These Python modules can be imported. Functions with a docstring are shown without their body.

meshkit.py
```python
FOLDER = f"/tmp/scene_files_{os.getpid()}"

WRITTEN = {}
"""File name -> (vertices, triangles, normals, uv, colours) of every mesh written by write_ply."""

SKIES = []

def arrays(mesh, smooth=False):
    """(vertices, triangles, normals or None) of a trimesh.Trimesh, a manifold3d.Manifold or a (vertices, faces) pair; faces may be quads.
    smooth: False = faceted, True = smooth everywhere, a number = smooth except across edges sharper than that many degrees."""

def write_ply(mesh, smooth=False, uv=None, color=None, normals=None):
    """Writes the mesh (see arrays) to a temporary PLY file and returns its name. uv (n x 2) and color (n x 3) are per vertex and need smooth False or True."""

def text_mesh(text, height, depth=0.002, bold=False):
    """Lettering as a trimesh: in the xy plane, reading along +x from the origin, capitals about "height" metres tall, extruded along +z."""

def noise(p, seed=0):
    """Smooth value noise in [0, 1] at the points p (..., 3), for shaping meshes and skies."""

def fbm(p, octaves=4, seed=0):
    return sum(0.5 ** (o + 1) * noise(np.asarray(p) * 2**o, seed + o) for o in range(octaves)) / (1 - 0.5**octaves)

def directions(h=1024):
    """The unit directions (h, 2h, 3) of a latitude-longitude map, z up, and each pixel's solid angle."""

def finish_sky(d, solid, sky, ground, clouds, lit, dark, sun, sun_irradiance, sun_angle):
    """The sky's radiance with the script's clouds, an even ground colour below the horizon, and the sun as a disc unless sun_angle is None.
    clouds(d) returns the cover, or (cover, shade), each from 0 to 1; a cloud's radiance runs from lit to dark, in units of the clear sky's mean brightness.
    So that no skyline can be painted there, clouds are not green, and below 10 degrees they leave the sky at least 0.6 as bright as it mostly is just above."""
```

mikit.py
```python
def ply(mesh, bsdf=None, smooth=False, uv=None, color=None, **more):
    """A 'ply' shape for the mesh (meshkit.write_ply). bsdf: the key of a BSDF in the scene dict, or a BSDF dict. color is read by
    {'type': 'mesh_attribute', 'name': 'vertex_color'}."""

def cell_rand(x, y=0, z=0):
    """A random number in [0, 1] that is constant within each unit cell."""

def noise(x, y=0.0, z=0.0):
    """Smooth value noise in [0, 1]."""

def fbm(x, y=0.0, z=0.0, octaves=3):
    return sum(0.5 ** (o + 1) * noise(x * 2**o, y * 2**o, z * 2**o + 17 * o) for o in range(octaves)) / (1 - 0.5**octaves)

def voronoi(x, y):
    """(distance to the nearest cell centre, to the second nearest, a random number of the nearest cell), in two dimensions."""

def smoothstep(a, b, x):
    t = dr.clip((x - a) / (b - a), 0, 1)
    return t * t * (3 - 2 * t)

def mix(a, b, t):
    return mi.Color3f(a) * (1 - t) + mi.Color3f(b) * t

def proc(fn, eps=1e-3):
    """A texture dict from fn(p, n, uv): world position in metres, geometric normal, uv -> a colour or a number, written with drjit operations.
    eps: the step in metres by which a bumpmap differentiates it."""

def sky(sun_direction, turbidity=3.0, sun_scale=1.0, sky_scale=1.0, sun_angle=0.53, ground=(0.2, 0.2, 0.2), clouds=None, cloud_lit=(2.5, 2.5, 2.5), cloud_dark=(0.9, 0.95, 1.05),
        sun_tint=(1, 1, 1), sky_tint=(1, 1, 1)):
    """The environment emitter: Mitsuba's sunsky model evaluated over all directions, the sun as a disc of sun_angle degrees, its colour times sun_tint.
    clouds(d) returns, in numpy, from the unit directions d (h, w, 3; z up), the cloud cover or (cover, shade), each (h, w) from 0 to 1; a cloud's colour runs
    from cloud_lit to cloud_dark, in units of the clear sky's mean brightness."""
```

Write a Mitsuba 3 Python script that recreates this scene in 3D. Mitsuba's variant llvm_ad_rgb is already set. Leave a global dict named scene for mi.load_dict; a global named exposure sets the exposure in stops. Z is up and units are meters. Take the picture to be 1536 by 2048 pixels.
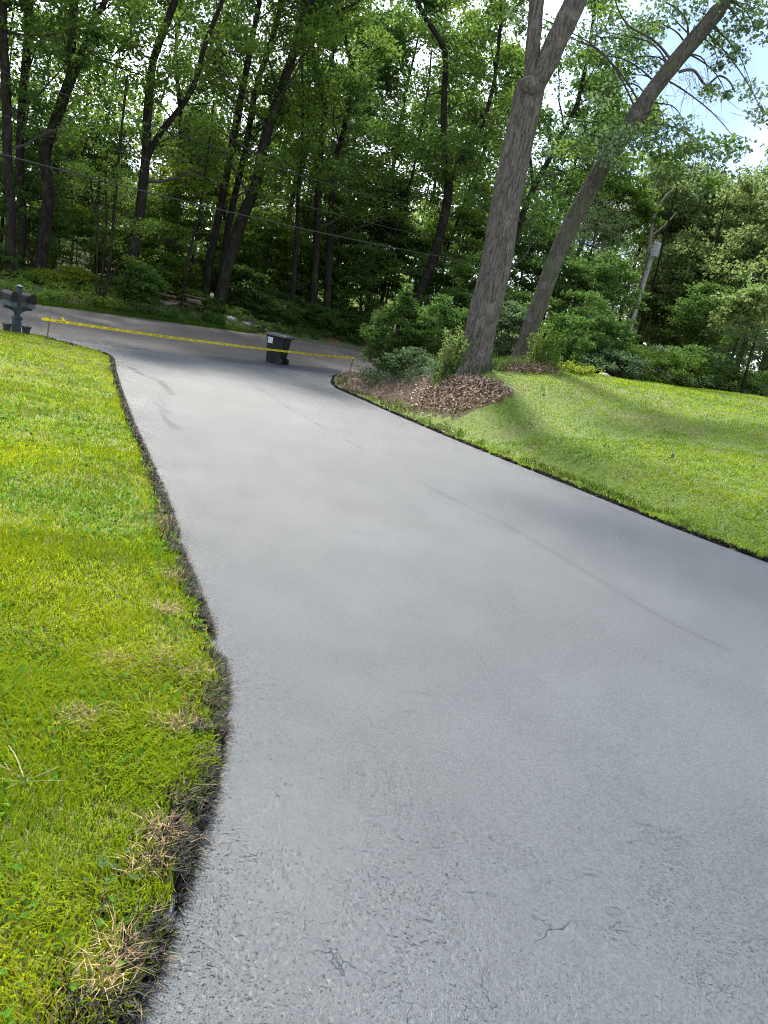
import math
import numpy as np, trimesh, shapely, drjit as dr, mitsuba as mi
from shapely.geometry import Polygon, LineString
from scipy.interpolate import RBFInterpolator
from scipy.spatial import cKDTree
import mikit, meshkit
from mikit import proc, noise, fbm, voronoi, smoothstep, mix, cell_rand
T = mi.ScalarTransform4f

# ------------------------------------------------------------------ camera, sky, exposure
scene, labels = {}, {}
PITCH, ROLL, EYE = math.radians(15.5), math.radians(12.5), np.array([0, 0, 1.6])
FWD = np.array([0, math.cos(PITCH), -math.sin(PITCH)])
UPW = np.array([0, math.sin(PITCH), math.cos(PITCH)])
UP = math.cos(ROLL) * UPW - math.sin(ROLL) * np.array([1.0, 0, 0])
scene['camera'] = {'type': 'perspective', 'fov': math.degrees(2 * math.atan(768 / 1500)), 'fov_axis': 'x', 'near_clip': 0.05, 'far_clip': 2000.0,
                   'to_world': T().look_at(origin=EYE.tolist(), target=(EYE + FWD).tolist(), up=UP.tolist())}
SUN_AZ, SUN_EL = math.radians(-17), math.radians(50)
SUN = [math.sin(SUN_AZ) * math.cos(SUN_EL), math.cos(SUN_AZ) * math.cos(SUN_EL), math.sin(SUN_EL)]


def clouds(d):
    q = d / np.maximum(d[..., 2:3] + 0.25, 0.12)
    f = meshkit.fbm(np.stack([q[..., 0] * 1.3 + 3.1, q[..., 1] * 1.3, q[..., 2] * 0 + 0.5], -1), 5, 3)
    cover = np.clip((f - 0.30) / 0.22, 0, 1)
    blue = np.clip(1.3 - np.linalg.norm(d - np.array([0.225, 0.93, 0.29]), axis=-1) / 0.17 + 0.9 * (f - 0.45), 0, 1)
    return (0.15 + 0.8 * cover) * (1 - 0.85 * blue), np.clip((f - 0.55) / 0.3, 0, 1) * 0.5


scene['sky'] = mikit.sky(SUN, turbidity=3.0, sun_scale=1.15, sky_scale=0.85, sun_angle=7.0, sun_tint=(0.9, 1.0, 1.17), sky_tint=(0.9, 0.98, 1.12), clouds=clouds, cloud_lit=(3.7, 4.0, 4.5), cloud_dark=(2.0, 2.2, 2.5))
labels['sky'] = {'kind': 'structure'}
exposure = 2.8

# ------------------------------------------------------------------ baked positions, metres
D = {'bank':[[3.92,22.0,0.63],[5.54,23.5,0.75],[7.51,25.0,0.82],[9.49,26.0,0.95],[12.43,27.5,1.14],[1.67,22.0,0.22],[3.37,24.0,0.51],[-1.01,26.5,-0.86],[0.45,23.5,-0.24]],'trees':{'T1':[(0.272,0.181,[[-18.03,33.0,-1.14],[-18.12,33.0,1.46],[-18.44,33.0,3.39],[-18.71,33.0,6.02],[-18.98,33.0,8.54],[-19.1,33.0,9.58]])],'T1b':[(0.24,0.168,[[-18.72,35.0,-1.09],[-18.65,35.0,0.92],[-19.05,35.0,3.6],[-19.14,35.0,5.83],[-19.13,35.0,9.15],[-19.11,35.0,10.29]])],'T2':[(0.355,0.237,[[-17.51,34.5,-1.18],[-17.43,34.5,0.48],[-17.35,34.5,2.62],[-17.64,34.5,4.41],[-17.38,34.5,5.87],[-16.98,34.5,7.32],[-16.79,34.5,8.03]]),(0.213,0.19,[[-16.8,34.5,7.93],[-16.97,34.5,8.57],[-16.97,34.5,10.52]]),(0.166,0.118,[[-16.78,34.5,7.97],[-16.48,34.5,8.85],[-16.07,34.5,9.96],[-15.74,34.5,10.76]]),(0.059,0.024,[[-16.33,34.5,8.79],[-15.38,34.5,8.5],[-13.85,34.5,8.32]])],'T3':[(0.326,0.175,[[-14.06,36.5,-1.34],[-14.1,36.5,0.41],[-14.05,36.5,2.9],[-14.06,36.5,4.87],[-14.24,36.5,7.78],[-14.26,36.5,9.19],[-13.98,36.5,10.44],[-13.67,36.5,11.48],[-13.57,36.5,11.88]]),(0.175,0.1,[[-14.06,36.5,5.08],[-13.58,36.5,6.56],[-13.16,36.5,7.21],[-12.64,36.5,8.09],[-12.23,36.5,9.19],[-12.12,36.5,10.01]])],'T4':[(0.288,0.173,[[-11.99,42.0,-0.48],[-12.13,42.0,2.14],[-12.09,42.0,2.92],[-11.9,42.0,5.59],[-11.76,42.0,8.92],[-11.66,42.0,11.04],[-11.59,42.0,12.65],[-11.47,42.0,14.23]])],'T5':[(0.251,0.162,[[-11.4,43.0,-0.62],[-11.64,43.0,3.45],[-11.51,43.0,5.82],[-11.35,43.0,7.51],[-11.26,43.0,10.4],[-10.91,43.0,12.73],[-10.64,43.0,14.75]])],'T6':[(0.422,0.239,[[-11.0,41.0,-0.94],[-10.91,41.0,0.78],[-10.74,41.0,2.46],[-10.45,41.0,4.14],[-10.04,41.0,5.82],[-9.97,41.0,7.41],[-9.53,41.0,10.23],[-9.2,41.0,12.05],[-8.94,41.0,13.52],[-8.79,41.0,14.4]]),(0.113,0.056,[[-8.98,41.0,13.15],[-7.98,41.0,13.91],[-7.09,41.0,14.4],[-6.44,41.0,14.85]])],'T7':[(0.216,0.093,[[-7.68,45.0,-0.97],[-7.94,45.0,1.13],[-8.25,45.0,3.99],[-8.63,45.0,6.72],[-8.75,45.0,8.11],[-9.14,45.0,10.69],[-9.58,45.0,12.78]])],'T8':[(0.316,0.158,[[-6.5,46.0,-0.89],[-7.36,46.0,4.64],[-7.61,46.0,6.43],[-8.02,46.0,9.81],[-8.1,46.0,11.01],[-8.49,46.0,11.85],[-9.06,46.0,12.92],[-9.57,46.0,14.56]])],'T9':[(0.323,0.145,[[-5.76,47.0,-0.91],[-7.06,47.0,7.18],[-7.24,47.0,8.57],[-6.98,47.0,9.67],[-6.99,47.0,11.6],[-6.89,47.0,12.97],[-7.61,47.0,14.28],[-8.17,47.0,15.67],[-8.79,47.0,16.52]])],'T10':[(0.411,0.316,[[-1.04,46.0,0.43],[-0.7,46.0,2.26],[-0.32,46.0,4.9],[-0.28,46.0,7.12],[-0.48,46.0,8.7]]),(0.237,0.158,[[-0.47,46.0,8.57],[-0.96,46.0,9.66],[-1.69,46.0,12.62],[-2.2,46.0,15.01],[-2.92,46.0,15.73],[-3.5,46.0,16.22],[-4.24,46.0,17.04]]),(0.174,0.111,[[-0.48,46.0,8.83],[0.25,46.0,10.69],[0.63,46.0,11.81],[0.8,46.0,13.62],[0.68,46.0,14.96],[0.21,46.0,17.9]])],'T11':[(0.179,0.089,[[-3.06,52.0,0.21],[-3.25,52.0,6.3],[-2.89,52.0,9.45],[-2.98,52.0,13.84],[-3.2,52.0,16.07]])],'T12':[(0.275,0.124,[[3.43,40.0,1.77],[3.39,40.0,4.75],[3.46,40.0,6.45],[3.72,40.0,8.34],[4.0,40.0,9.13],[4.32,40.0,10.67],[4.78,40.0,12.1],[4.72,40.0,14.03],[4.6,40.0,15.28]]),(0.11,0.055,[[3.71,40.0,8.2],[3.33,40.0,9.23],[2.84,40.0,10.49],[2.31,40.0,11.93]])],'oak1':[(0.544,0.468,[[1.58,22.0,0.06],[1.59,22.0,0.57],[1.54,22.0,1.62],[1.56,22.0,2.87],[1.41,22.0,4.82],[1.36,22.0,6.69],[1.32,22.0,7.71]]),(0.227,0.196,[[1.33,22.0,7.48],[1.17,22.0,8.45],[0.98,22.0,9.56]]),(0.332,0.302,[[1.36,22.0,7.54],[1.59,22.0,8.24],[1.8,22.0,9.15],[1.94,22.0,9.75]])],'oak2':[(0.379,0.247,[[3.08,24.0,0.81],[3.15,24.0,1.32],[3.28,24.0,2.72],[3.42,24.0,4.07],[3.76,24.0,5.57],[4.07,24.0,6.67],[4.52,24.0,7.77],[4.74,24.0,8.47],[5.23,24.0,9.53],[5.79,24.0,10.58],[6.12,24.0,11.26]]),(0.058,0.025,[[5.41,24.0,9.32],[5.76,24.0,9.44],[6.25,24.0,9.16],[6.55,24.0,9.45],[7.09,24.0,9.13]]),(0.049,0.025,[[5.07,24.0,9.59],[4.37,24.0,9.99],[3.79,24.0,10.13],[3.17,24.0,10.69]]),(0.041,0.025,[[5.4,24.0,9.98],[5.25,24.0,10.54],[4.52,24.0,10.89]])],'sapA':[(0.051,0.034,[[-14.12,33.0,-1.16],[-14.31,33.0,0.57],[-14.46,33.0,2.13],[-14.69,33.0,2.87],[-14.97,33.0,3.9]])],'sapB':[(0.051,0.034,[[-14.14,33.2,-1.16],[-14.12,33.2,0.87],[-14.22,33.2,2.73],[-14.37,33.2,3.74],[-14.43,33.2,5.02]])],'sapC':[(0.081,0.046,[[-14.18,33.6,-1.13],[-14.01,33.6,0.92],[-14.05,33.6,2.81],[-14.08,33.6,3.86],[-14.11,33.6,6.32],[-14.1,33.6,8.03]]),(0.035,0.023,[[-14.04,33.6,-0.36],[-13.33,33.6,1.06],[-12.32,33.6,2.64]])],'sapD':[(0.078,0.039,[[-12.04,38.0,-0.66],[-12.0,38.0,1.04],[-11.91,38.0,2.71],[-11.75,38.0,3.6],[-11.77,38.0,7.02],[-11.82,38.0,8.63]])],'T13':[(0.204,0.136,[[16.97,66.0,3.48],[16.68,66.0,8.33],[16.46,66.0,10.27],[16.2,66.0,11.78],[15.99,66.0,13.1]]),(0.113,0.045,[[16.16,66.0,12.17],[16.39,66.0,13.56],[16.99,66.0,14.64]]),(0.091,0.045,[[16.39,66.0,11.04],[17.21,66.0,12.0],[17.78,66.0,13.08]]),(0.091,0.045,[[15.99,66.0,13.1],[15.54,66.0,14.15],[15.73,66.0,15.14]])],'T14':[(0.134,0.072,[[11.97,30.0,1.45],[12.02,30.0,2.81],[11.93,30.0,3.74],[11.96,30.0,4.49],[12.17,30.0,4.99]])]},'oak2clumps':[[3.59,22.5,6.62,0.7],[3.92,22.0,6.96,0.7],[2.88,23.0,7.03,0.7],[4.67,22.3,6.99,0.75],[5.23,22.8,7.46,0.7],[5.89,23.5,7.87,0.6],[6.23,22.6,7.17,0.7],[6.99,23.0,7.02,0.7],[7.53,24.0,7.84,0.6],[5.62,23.0,6.87,0.6],[6.9,23.5,6.55,0.5],[4.32,23.0,6.47,0.5],[4.12,25.0,9.8,0.7],[3.23,25.0,10.28,0.8],[4.36,25.0,10.5,0.7],[2.91,25.5,9.71,0.7],[4.13,25.5,9.2,0.6],[4.77,25.0,9.66,0.5],[4.57,24.0,10.72,0.8],[5.35,24.0,10.93,0.7],[6.26,24.0,10.3,0.6],[6.64,24.0,10.87,0.8],[7.25,24.0,10.74,0.6],[6.54,24.3,9.81,0.3],[6.44,24.0,9.13,0.2],[6.84,24.0,9.02,0.2],[6.82,24.0,11.15,0.8],[6.78,24.0,10.03,0.5],[0.6,22.5,9.32,0.35],[0.81,22.5,9.01,0.3],[7.79,25.0,9.59,0.6],[8.36,25.0,9.03,0.6],[2.53,25.0,6.88,0.5],[3.76,26.0,8.76,0.5]],'pole':[[15.17,60.0,2.1],[15.43,60.0,9.58],[15.28,60.0,6.46],[15.53,60.0,8.52]],'wires':{'a':[[-12.93,21.04,5.17],[-12.49,21.66,5.16],[-11.34,23.25,5.17],[-10.36,24.62,5.21],[-9.43,25.9,5.23],[-8.34,27.41,5.24],[-6.96,29.33,5.26],[-4.65,32.52,5.45],[-2.27,35.83,5.69],[3.94,44.44,6.62],[7.9,49.92,7.36],[15.18,60.02,9.28]],'b':[[-12.9,21.09,4.08],[-12.45,21.72,4.11],[-11.27,23.35,4.14],[-10.33,24.66,4.17],[-9.57,25.7,4.21],[-8.07,27.79,4.25],[-6.83,29.51,4.28],[-5.64,31.16,4.36],[-1.06,37.51,4.63],[4.31,44.94,5.47],[15.56,60.54,7.83]],'c':[[-12.87,21.14,3.12],[-12.41,21.78,3.13],[-10.58,24.31,3.21],[-9.08,26.39,3.31],[-7.01,29.25,3.38],[-5.67,31.12,3.49],[-4.16,33.21,3.61],[-1.89,36.36,3.87],[2.05,41.82,4.4],[6.31,47.72,4.96],[12.89,56.85,6.01],[15.38,60.3,6.41]]},'guys':[[[15.81,60.0,6.39],[20.72,54.0,3.58]],[[15.83,60.0,7.31],[20.12,54.0,4.31]]],'seam':[[-4.38,20.46],[-3.5,18.63],[-2.78,16.9],[-2.36,15.76],[-1.38,13.79],[-0.72,12.47],[-0.13,11.29],[0.47,9.88],[0.95,8.98],[1.34,8.45],[1.87,7.2],[2.26,6.15],[2.48,5.66],[2.73,5.32]],'skid1':[[-6.47,17.35],[-5.74,16.14],[-5.28,15.89],[-5.05,15.4],[-4.3,13.79]],'skid2':[[-4.23,12.66],[-3.83,11.83],[-3.31,10.64],[-2.99,9.96]],'debris':[-12.78,38.5,-0.93],'stones':[[-9.98,40.5,-1.01],[-9.34,40.5,-0.92],[-8.58,40.5,-0.92]],'under':[[-18.98,36.0,2.48,2.2,1.6,0],[-20.51,37.0,4.51,2.5,2,0],[-19.48,40.0,2.18,1.8,0.8,2],[-18.21,41.0,5.74,2.6,1.6,0],[-16.14,39.0,1.8,2.4,1.2,1],[-13.31,35.5,0.07,1.4,1.0,0],[-19.42,42.0,0.08,2.8,1.8,3],[-13.9,40.0,1.62,1.8,1.6,1],[-13.82,44.0,5.4,2.2,1.2,2],[-15.36,45.0,3.89,2.5,1.5,1],[-19.78,38.0,-0.48,2,1.6,1],[-12.38,46.0,1.81,2,2,0],[-10.18,44.0,0.49,1.6,1.4,0],[-10.38,48.0,3.53,2.5,2.2,1],[-7.77,47.0,0.48,1.6,1.2,0],[-8.4,50.0,2.89,2.2,2,1],[-5.3,49.0,1.02,2.2,2,0],[-5.58,50.0,3.48,2.5,2,0],[-6.67,52.0,6.22,2.4,1.8,1],[-4.58,53.0,7.08,2.6,2.4,0],[-3.59,52.0,2.73,2.2,1.8,1],[-2.94,54.0,5.6,2.4,2,0],[0.28,50.0,3.48,2.2,2.0,0],[1.37,54.0,6.49,2.6,2.4,1],[2.54,46.0,3.81,2,1.6,0],[4.25,42.0,2.45,1.6,1.4,0],[1.17,44.0,1.79,1.8,1.3,0],[5.01,48.0,6.74,2.6,2.4,0],[6.77,46.0,4.7,2.4,2.2,0],[8.83,50.0,7.71,3,2.6,3],[9.44,46.0,4.7,2.6,2.2,0],[13.37,67.0,12.48,3.4,3,1],[7.76,42.0,2.67,2,1.6,0],[20.43,68.0,5.87,3.4,3.2,4],[20.48,66.0,8.33,4,4,4],[23.17,70.0,12.41,4.5,4.5,4],[19.67,72.0,14.39,4.5,4,4],[23.67,62.0,8.86,3.5,4,4],[24.82,66.0,13.96,4,4.5,4],[11.66,30.0,3.96,1.2,1.0,4],[17.48,50.0,4.64,2.6,2.2,0],[11.51,28.0,2.53,1.3,1.3,5],[-20.45,44.0,1.09,2.6,2,3],[-17.18,42.0,0.03,2,1.4,1],[-14.73,43.0,0.05,2,1.4,1],[-13.98,47.0,0.35,2,1.5,2],[-12.6,50.0,2.62,2.4,2,1],[-10.15,52.0,1.34,2.2,1.6,1],[-24.23,48.0,4.73,3,2.2,4],[-21.95,50.0,4.34,3,2.2,4],[-17.28,52.0,8.03,3,2,4],[-20.14,54.0,3.99,3,2.4,4],[-8.66,56.0,4.91,3,2.4,4],[-14.34,58.0,5.67,3,2.4,4]],'over':[[-23.04,47,19],[-16.97,50,20],[-10.69,56,21],[-4.44,58,22],[1.42,60,22],[8.38,62,22],[11.35,66,21],[23.49,80,19],[30.94,86,21],[26.74,62,20],[-26.29,40,20],[-25.5,33,20],[27.95,52,20],[-1.84,70,22],[20.25,46,18],[18.18,76,22],[-8.14,64,22]],'shrubs':[('viburnum',-0.87,26.5,1.2,2.8,0),('dogwood',0.6,26,1.0,2.3,0),('spirea',-0.1,24.5,0.7,0.9,3),('weeds',1.08,22,0.45,1.15,4),('shrubA',2.75,25.5,0.85,2.3,3),('shrubB',4.77,26,1.0,2.0,0),('upright',3.56,22.5,0.45,1.25,1),('shrubC',6.35,29,1.5,2.8,0),('fernR',4.57,23,0.5,0.5,2),('h1',6.97,27,0.9,1.0,3),('h2',8.23,28,1.1,1.3,1),('h3',9.63,29,1.2,1.3,1),('h4',10.66,29,1.2,1.5,0),('h5',11.71,29.5,1.1,1.2,1),('h6',13.39,30,1.2,1.2,0),('h7',9.2,34,1.6,2.2,0),('h8',12.45,36,1.9,2.6,0),('h9',10.36,33,1.3,2.0,3),('sA',-16.9,34,0.6,0.7,2),('sB',-16.22,35.5,1.0,1.0,2),('sC',-15.07,37,0.7,0.8,1),('sD',-14.14,38,0.5,0.9,2),('sE',-10.82,44,0.9,1.2,0),('sF',-8.07,43.5,1.2,1.4,0),('sG',-6.07,46,1.4,1.6,0),('sH',-4.46,48.5,1.5,1.8,0),('sI',-11.26,40,0.7,0.9,0),('sJ',-12.33,40.5,0.6,1.0,1),('sK',-18.61,33,0.8,1.4,0),('sL',2.2,27,0.8,1.5,0),('sM',0.01,28.5,0.8,1.6,0)]}
EAST = np.array([0.585, 0.811, 0.0])          # along the road
NORM = np.array([0.811, -0.585, 0.0])         # from the road towards the house
RNEAR, RFAR = np.array([-5.5, 27.0]), np.array([-9.5, 38.0])

# ------------------------------------------------------------------ terrain
DR_L = [(-3.2, -7), (-2.2, -2), (-1.1, 0), (-0.55, 0.8), (-0.33, 1.32), (-0.33, 1.49), (-0.34, 1.6), (-0.35, 1.75), (-0.37, 1.92), (-0.38, 2.07), (-0.4, 2.27), (-0.44, 2.5), (-0.49, 2.72),
        (-0.55, 2.98), (-0.65, 3.26), (-0.87, 3.77), (-1.1, 4.27), (-1.34, 4.81), (-1.67, 5.63), (-2.13, 6.63), (-2.71, 7.88), (-3.46, 9.5), (-4.68, 12.21), (-6.14, 15.54),
        (-7.3, 18.3), (-7.76, 19.1), (-8.2, 19.45), (-8.78, 19.62), (-9.58, 19.9), (-10.2, 20.2)]
DR_N = [(-10.5, 20.75), (-9.02, 23.2), (-7.08, 25.1), (-5.22, 27.5), (-3.55, 29.6), (-2.3, 31.9)]
DR_R = [(-2.75, 30.4), (-2.92, 28.2), (-2.69, 25.62), (-2.4, 24.5), (-1.56, 23.17), (-0.81, 21.74), (0.05, 19.9), (0.68, 18.6), (1.22, 17.4), (2.11, 15.5), (3.03, 13.75), (3.8, 12.1), (4.17, 11.3),
        (4.64, 10.5), (5.16, 9.75), (5.9, 8.7), (7.2, 6.8), (8.6, 4.5), (9.6, 0), (9.8, -7)]
DRIVE = Polygon(DR_L + DR_N + DR_R)
E2 = EAST[:2]
ROAD = Polygon([RNEAR - 70 * E2, RNEAR + 130 * E2, RFAR + 130 * E2, RFAR - 70 * E2])


def sp(a, k): return np.logaddexp(0, a / k) * k


def zb(y): return -(1.5 - sp(1.5 - 0.066 * y, 0.12))


PAVED = shapely.union_all([DRIVE, ROAD])
_dp = []
for pol in (DRIVE, ROAD):
    L = pol.exterior
    _dp += [L.interpolate(s).coords[0] for s in np.arange(0, L.length, 0.05)]
_dp = np.array(_dp)
_dp = _dp[~shapely.contains_xy(PAVED.buffer(-0.02), _dp[:, 0], _dp[:, 1])]
_edge = cKDTree(_dp)


def sdist(x, y):
    """Distance to the paved area's edge, positive outside."""
    q = np.stack([np.ravel(x), np.ravel(y)], -1)
    d = _edge.query(q)[0]
    return np.where(shapely.contains_xy(PAVED, q[:, 0], q[:, 1]), -d, d).reshape(np.shape(x))


_c = D['bank'] + [[14, 20, 0.95], [13, 12, 0.3], [9, 9, -0.15], [11, 3, 0.1], [14, -6, 0.3], [22, 24, 1.3], [24, 8, 0.8], [22, -6, 0.6], [-1.5, 34, -1.42], [2, 38, -1.4], [6.5, 43, -1.35],
                  [12, 52, -1.35], [20, 62, -1.3], [3, 31, -0.6], [8, 34, -0.3], [13, 37, 0.0], [20, 42, 0.2], [30, 50, 0.3], [28, 34, 1.0], [-2.3, 29, -1.35], [-1.6, 25, -1.2], [3.0, 17.5, -0.45], [6, 15, 0.0], [40, 20, 1.5], [40, 60, 0], [45, -10, 1]]
_c = np.array(_c, float)
_rbf = RBFInterpolator(_c[:, :2], _c[:, 2], kernel='thin_plate_spline', smoothing=0.02)


def sstep(a, b, x):
    t = np.clip((x - a) / (b - a), 0, 1)
    return t * t * (3 - 2 * t)


def ground_z(x, y):
    x, y = np.asarray(x, float), np.asarray(y, float)
    sh = x.shape
    x, y = np.atleast_1d(x).ravel(), np.atleast_1d(y).ravel()
    d = sdist(x, y)
    z0 = zb(y)
    across = (x - RFAR[0]) * NORM[0] + (y - RFAR[1]) * NORM[1]      # < 0 beyond the road
    beyond = across < 0
    near = (x - RNEAR[0]) * NORM[0] + (y - RNEAR[1]) * NORM[1] > 0
    right = near & (x > -3.2 + 0.0 * y) & (x * 1.0 > np.interp(y, [0, 10, 19, 40], [0.6, 0.4, -3.4, -3.4]))
    rise = z0 + 0.04 * sstep(-0.06, 0.08, d)
    out = rise.copy()
    if right.any():
        r = np.clip(_rbf(np.stack([x[right], y[right]], -1)), -1.6, 2.0)
        w = sstep(0.0, 1.7, d[right])
        out[right] = out[right] * (1 - w) + r * w
    b = np.clip(-across, 0, None)
    out = np.where(beyond, out + 0.42 * sstep(0.2, 2.6, b) + 0.012 * b, out)
    lumps = (meshkit.fbm(np.stack([x * 0.9, y * 0.9, x * 0], -1), 3, 5) - 0.5) * 0.1
    out = out + lumps * sstep(0.1, 1.5, d) - 0.07 * sstep(0.02, -0.12, d)
    return out.reshape(sh)


def gz(x, y): return float(ground_z(np.array([x]), np.array([y]))[0])


# ------------------------------------------------------------------ materials
def prin(c, rough=0.6, **k):
    if not isinstance(c, dict):
        c = {'type': 'rgb', 'value': list(c)}
    return {'type': 'principled', 'base_color': c, 'roughness': rough, **k}


def two(b): return {'type': 'twosided', 'bsdf': b}


def bump(b, fn, scale, eps=1e-3): return {'type': 'bumpmap', 'arbitrary': {**proc(fn, eps)}, 'scale': scale, 'bsdf': b}


VC = {'type': 'mesh_attribute', 'name': 'vertex_color'}
scene['leaf_bsdf'] = {'type': 'principledthin', 'base_color': VC, 'roughness': 0.34, 'diff_trans': 1.25, 'spec_trans': 0.0, 'eta': 1.4}
scene['grass_bsdf'] = {'type': 'principledthin', 'base_color': VC, 'roughness': 0.5, 'diff_trans': 1.1, 'spec_trans': 0.0, 'eta': 1.4}
scene['litter_bsdf'] = two(prin(VC, 0.8))
scene['stain_bsdf'] = two(prin(VC, 0.6, specular=0.2))


def seg_dist(p, pts):
    best = mi.Float(1e9)
    for (ax, ay), (bx, by) in zip(pts[:-1], pts[1:]):
        dx, dy = bx - ax, by - ay
        t = dr.clip(((p.x - ax) * dx + (p.y - ay) * dy) / (dx * dx + dy * dy), 0, 1)
        best = dr.minimum(best, dr.sqrt(dr.square(p.x - ax - dx * t) + dr.square(p.y - ay - dy * t)))
    return best


def marks(p):
    """Rubber and seam marks on the sealcoat, 0 to 1."""
    g = fbm(p.x * 6, p.y * 6, 0.3)
    a = smoothstep(0.06, 0.03, seg_dist(p, D['seam']) + 0.05 * (g - 0.5)) * smoothstep(0.3, 0.6, fbm(p.x * 1.1, p.y * 1.1, 4.2, 2)) * 0.8
    b = smoothstep(0.10, 0.04, seg_dist(p, D['skid1']) + 0.12 * (g - 0.5))
    c = smoothstep(0.13, 0.06, seg_dist(p, D['skid2']) + 0.14 * (g - 0.5)) * smoothstep(0.2, 0.5, noise(p.x * 9 + p.y * 5, p.y * 2, 2.0))
    return dr.maximum(a, dr.maximum(b, c * 0.8))


def brushed(p):
    """Streaks left by the sealer brush, across the drive."""
    w = fbm(p.x * 0.25, p.y * 0.25, 9.0, 2) * 3.0
    return fbm(p.x * 0.35 + w, p.y * 1.6 + w, 1.0, 3)


def pits(p):
    """Small holes between the stones, also drawn darker and rougher."""
    g = noise(p.x * 260 + 3 * noise(p.x * 90, p.y * 90, 1.0), p.y * 330, 3.0)
    where = smoothstep(0.35, 0.65, fbm(p.x * 3.1, p.y * 3.1, 5.0, 5))
    return smoothstep(0.83, 0.90, g + 0.07 * (where - 0.6))


def crackline(p):
    wx, wy = fbm(p.x * 14, p.y * 14, 1.0, 3) - 0.5, fbm(p.x * 14, p.y * 14, 6.0, 3) - 0.5
    f, s, r = voronoi(p.x * 2.4 + wx * 0.6, p.y * 5.0 + wy * 0.6)
    return smoothstep(0.012, 0.002, s - f) * smoothstep(0.60, 0.68, fbm(p.x * 3.0, p.y * 3.0, 2.0, 4))


def drive_color(p, n, uv):
    m = marks(p)
    f, s, r = voronoi(p.x * 130, p.y * 130)
    patch = fbm(p.x * 0.8, p.y * 0.8, 7.0, 3)
    c = mix((0.028, 0.034, 0.040), (0.068, 0.080, 0.091), r * 0.65 + patch * 0.35)
    return c * (1 - 0.3 * m) * (1 - 0.45 * dr.maximum(pits(p), 0.5 * crackline(p)))


def drive_rough(p, n, uv):
    return dr.clip(0.52 + 0.13 * (brushed(p) - 0.5) + 0.05 * (fbm(p.x * 0.9, p.y * 0.9, 3.0, 3) - 0.5) + 0.14 * marks(p) + 0.3 * pits(p), 0.2, 0.9)


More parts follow.
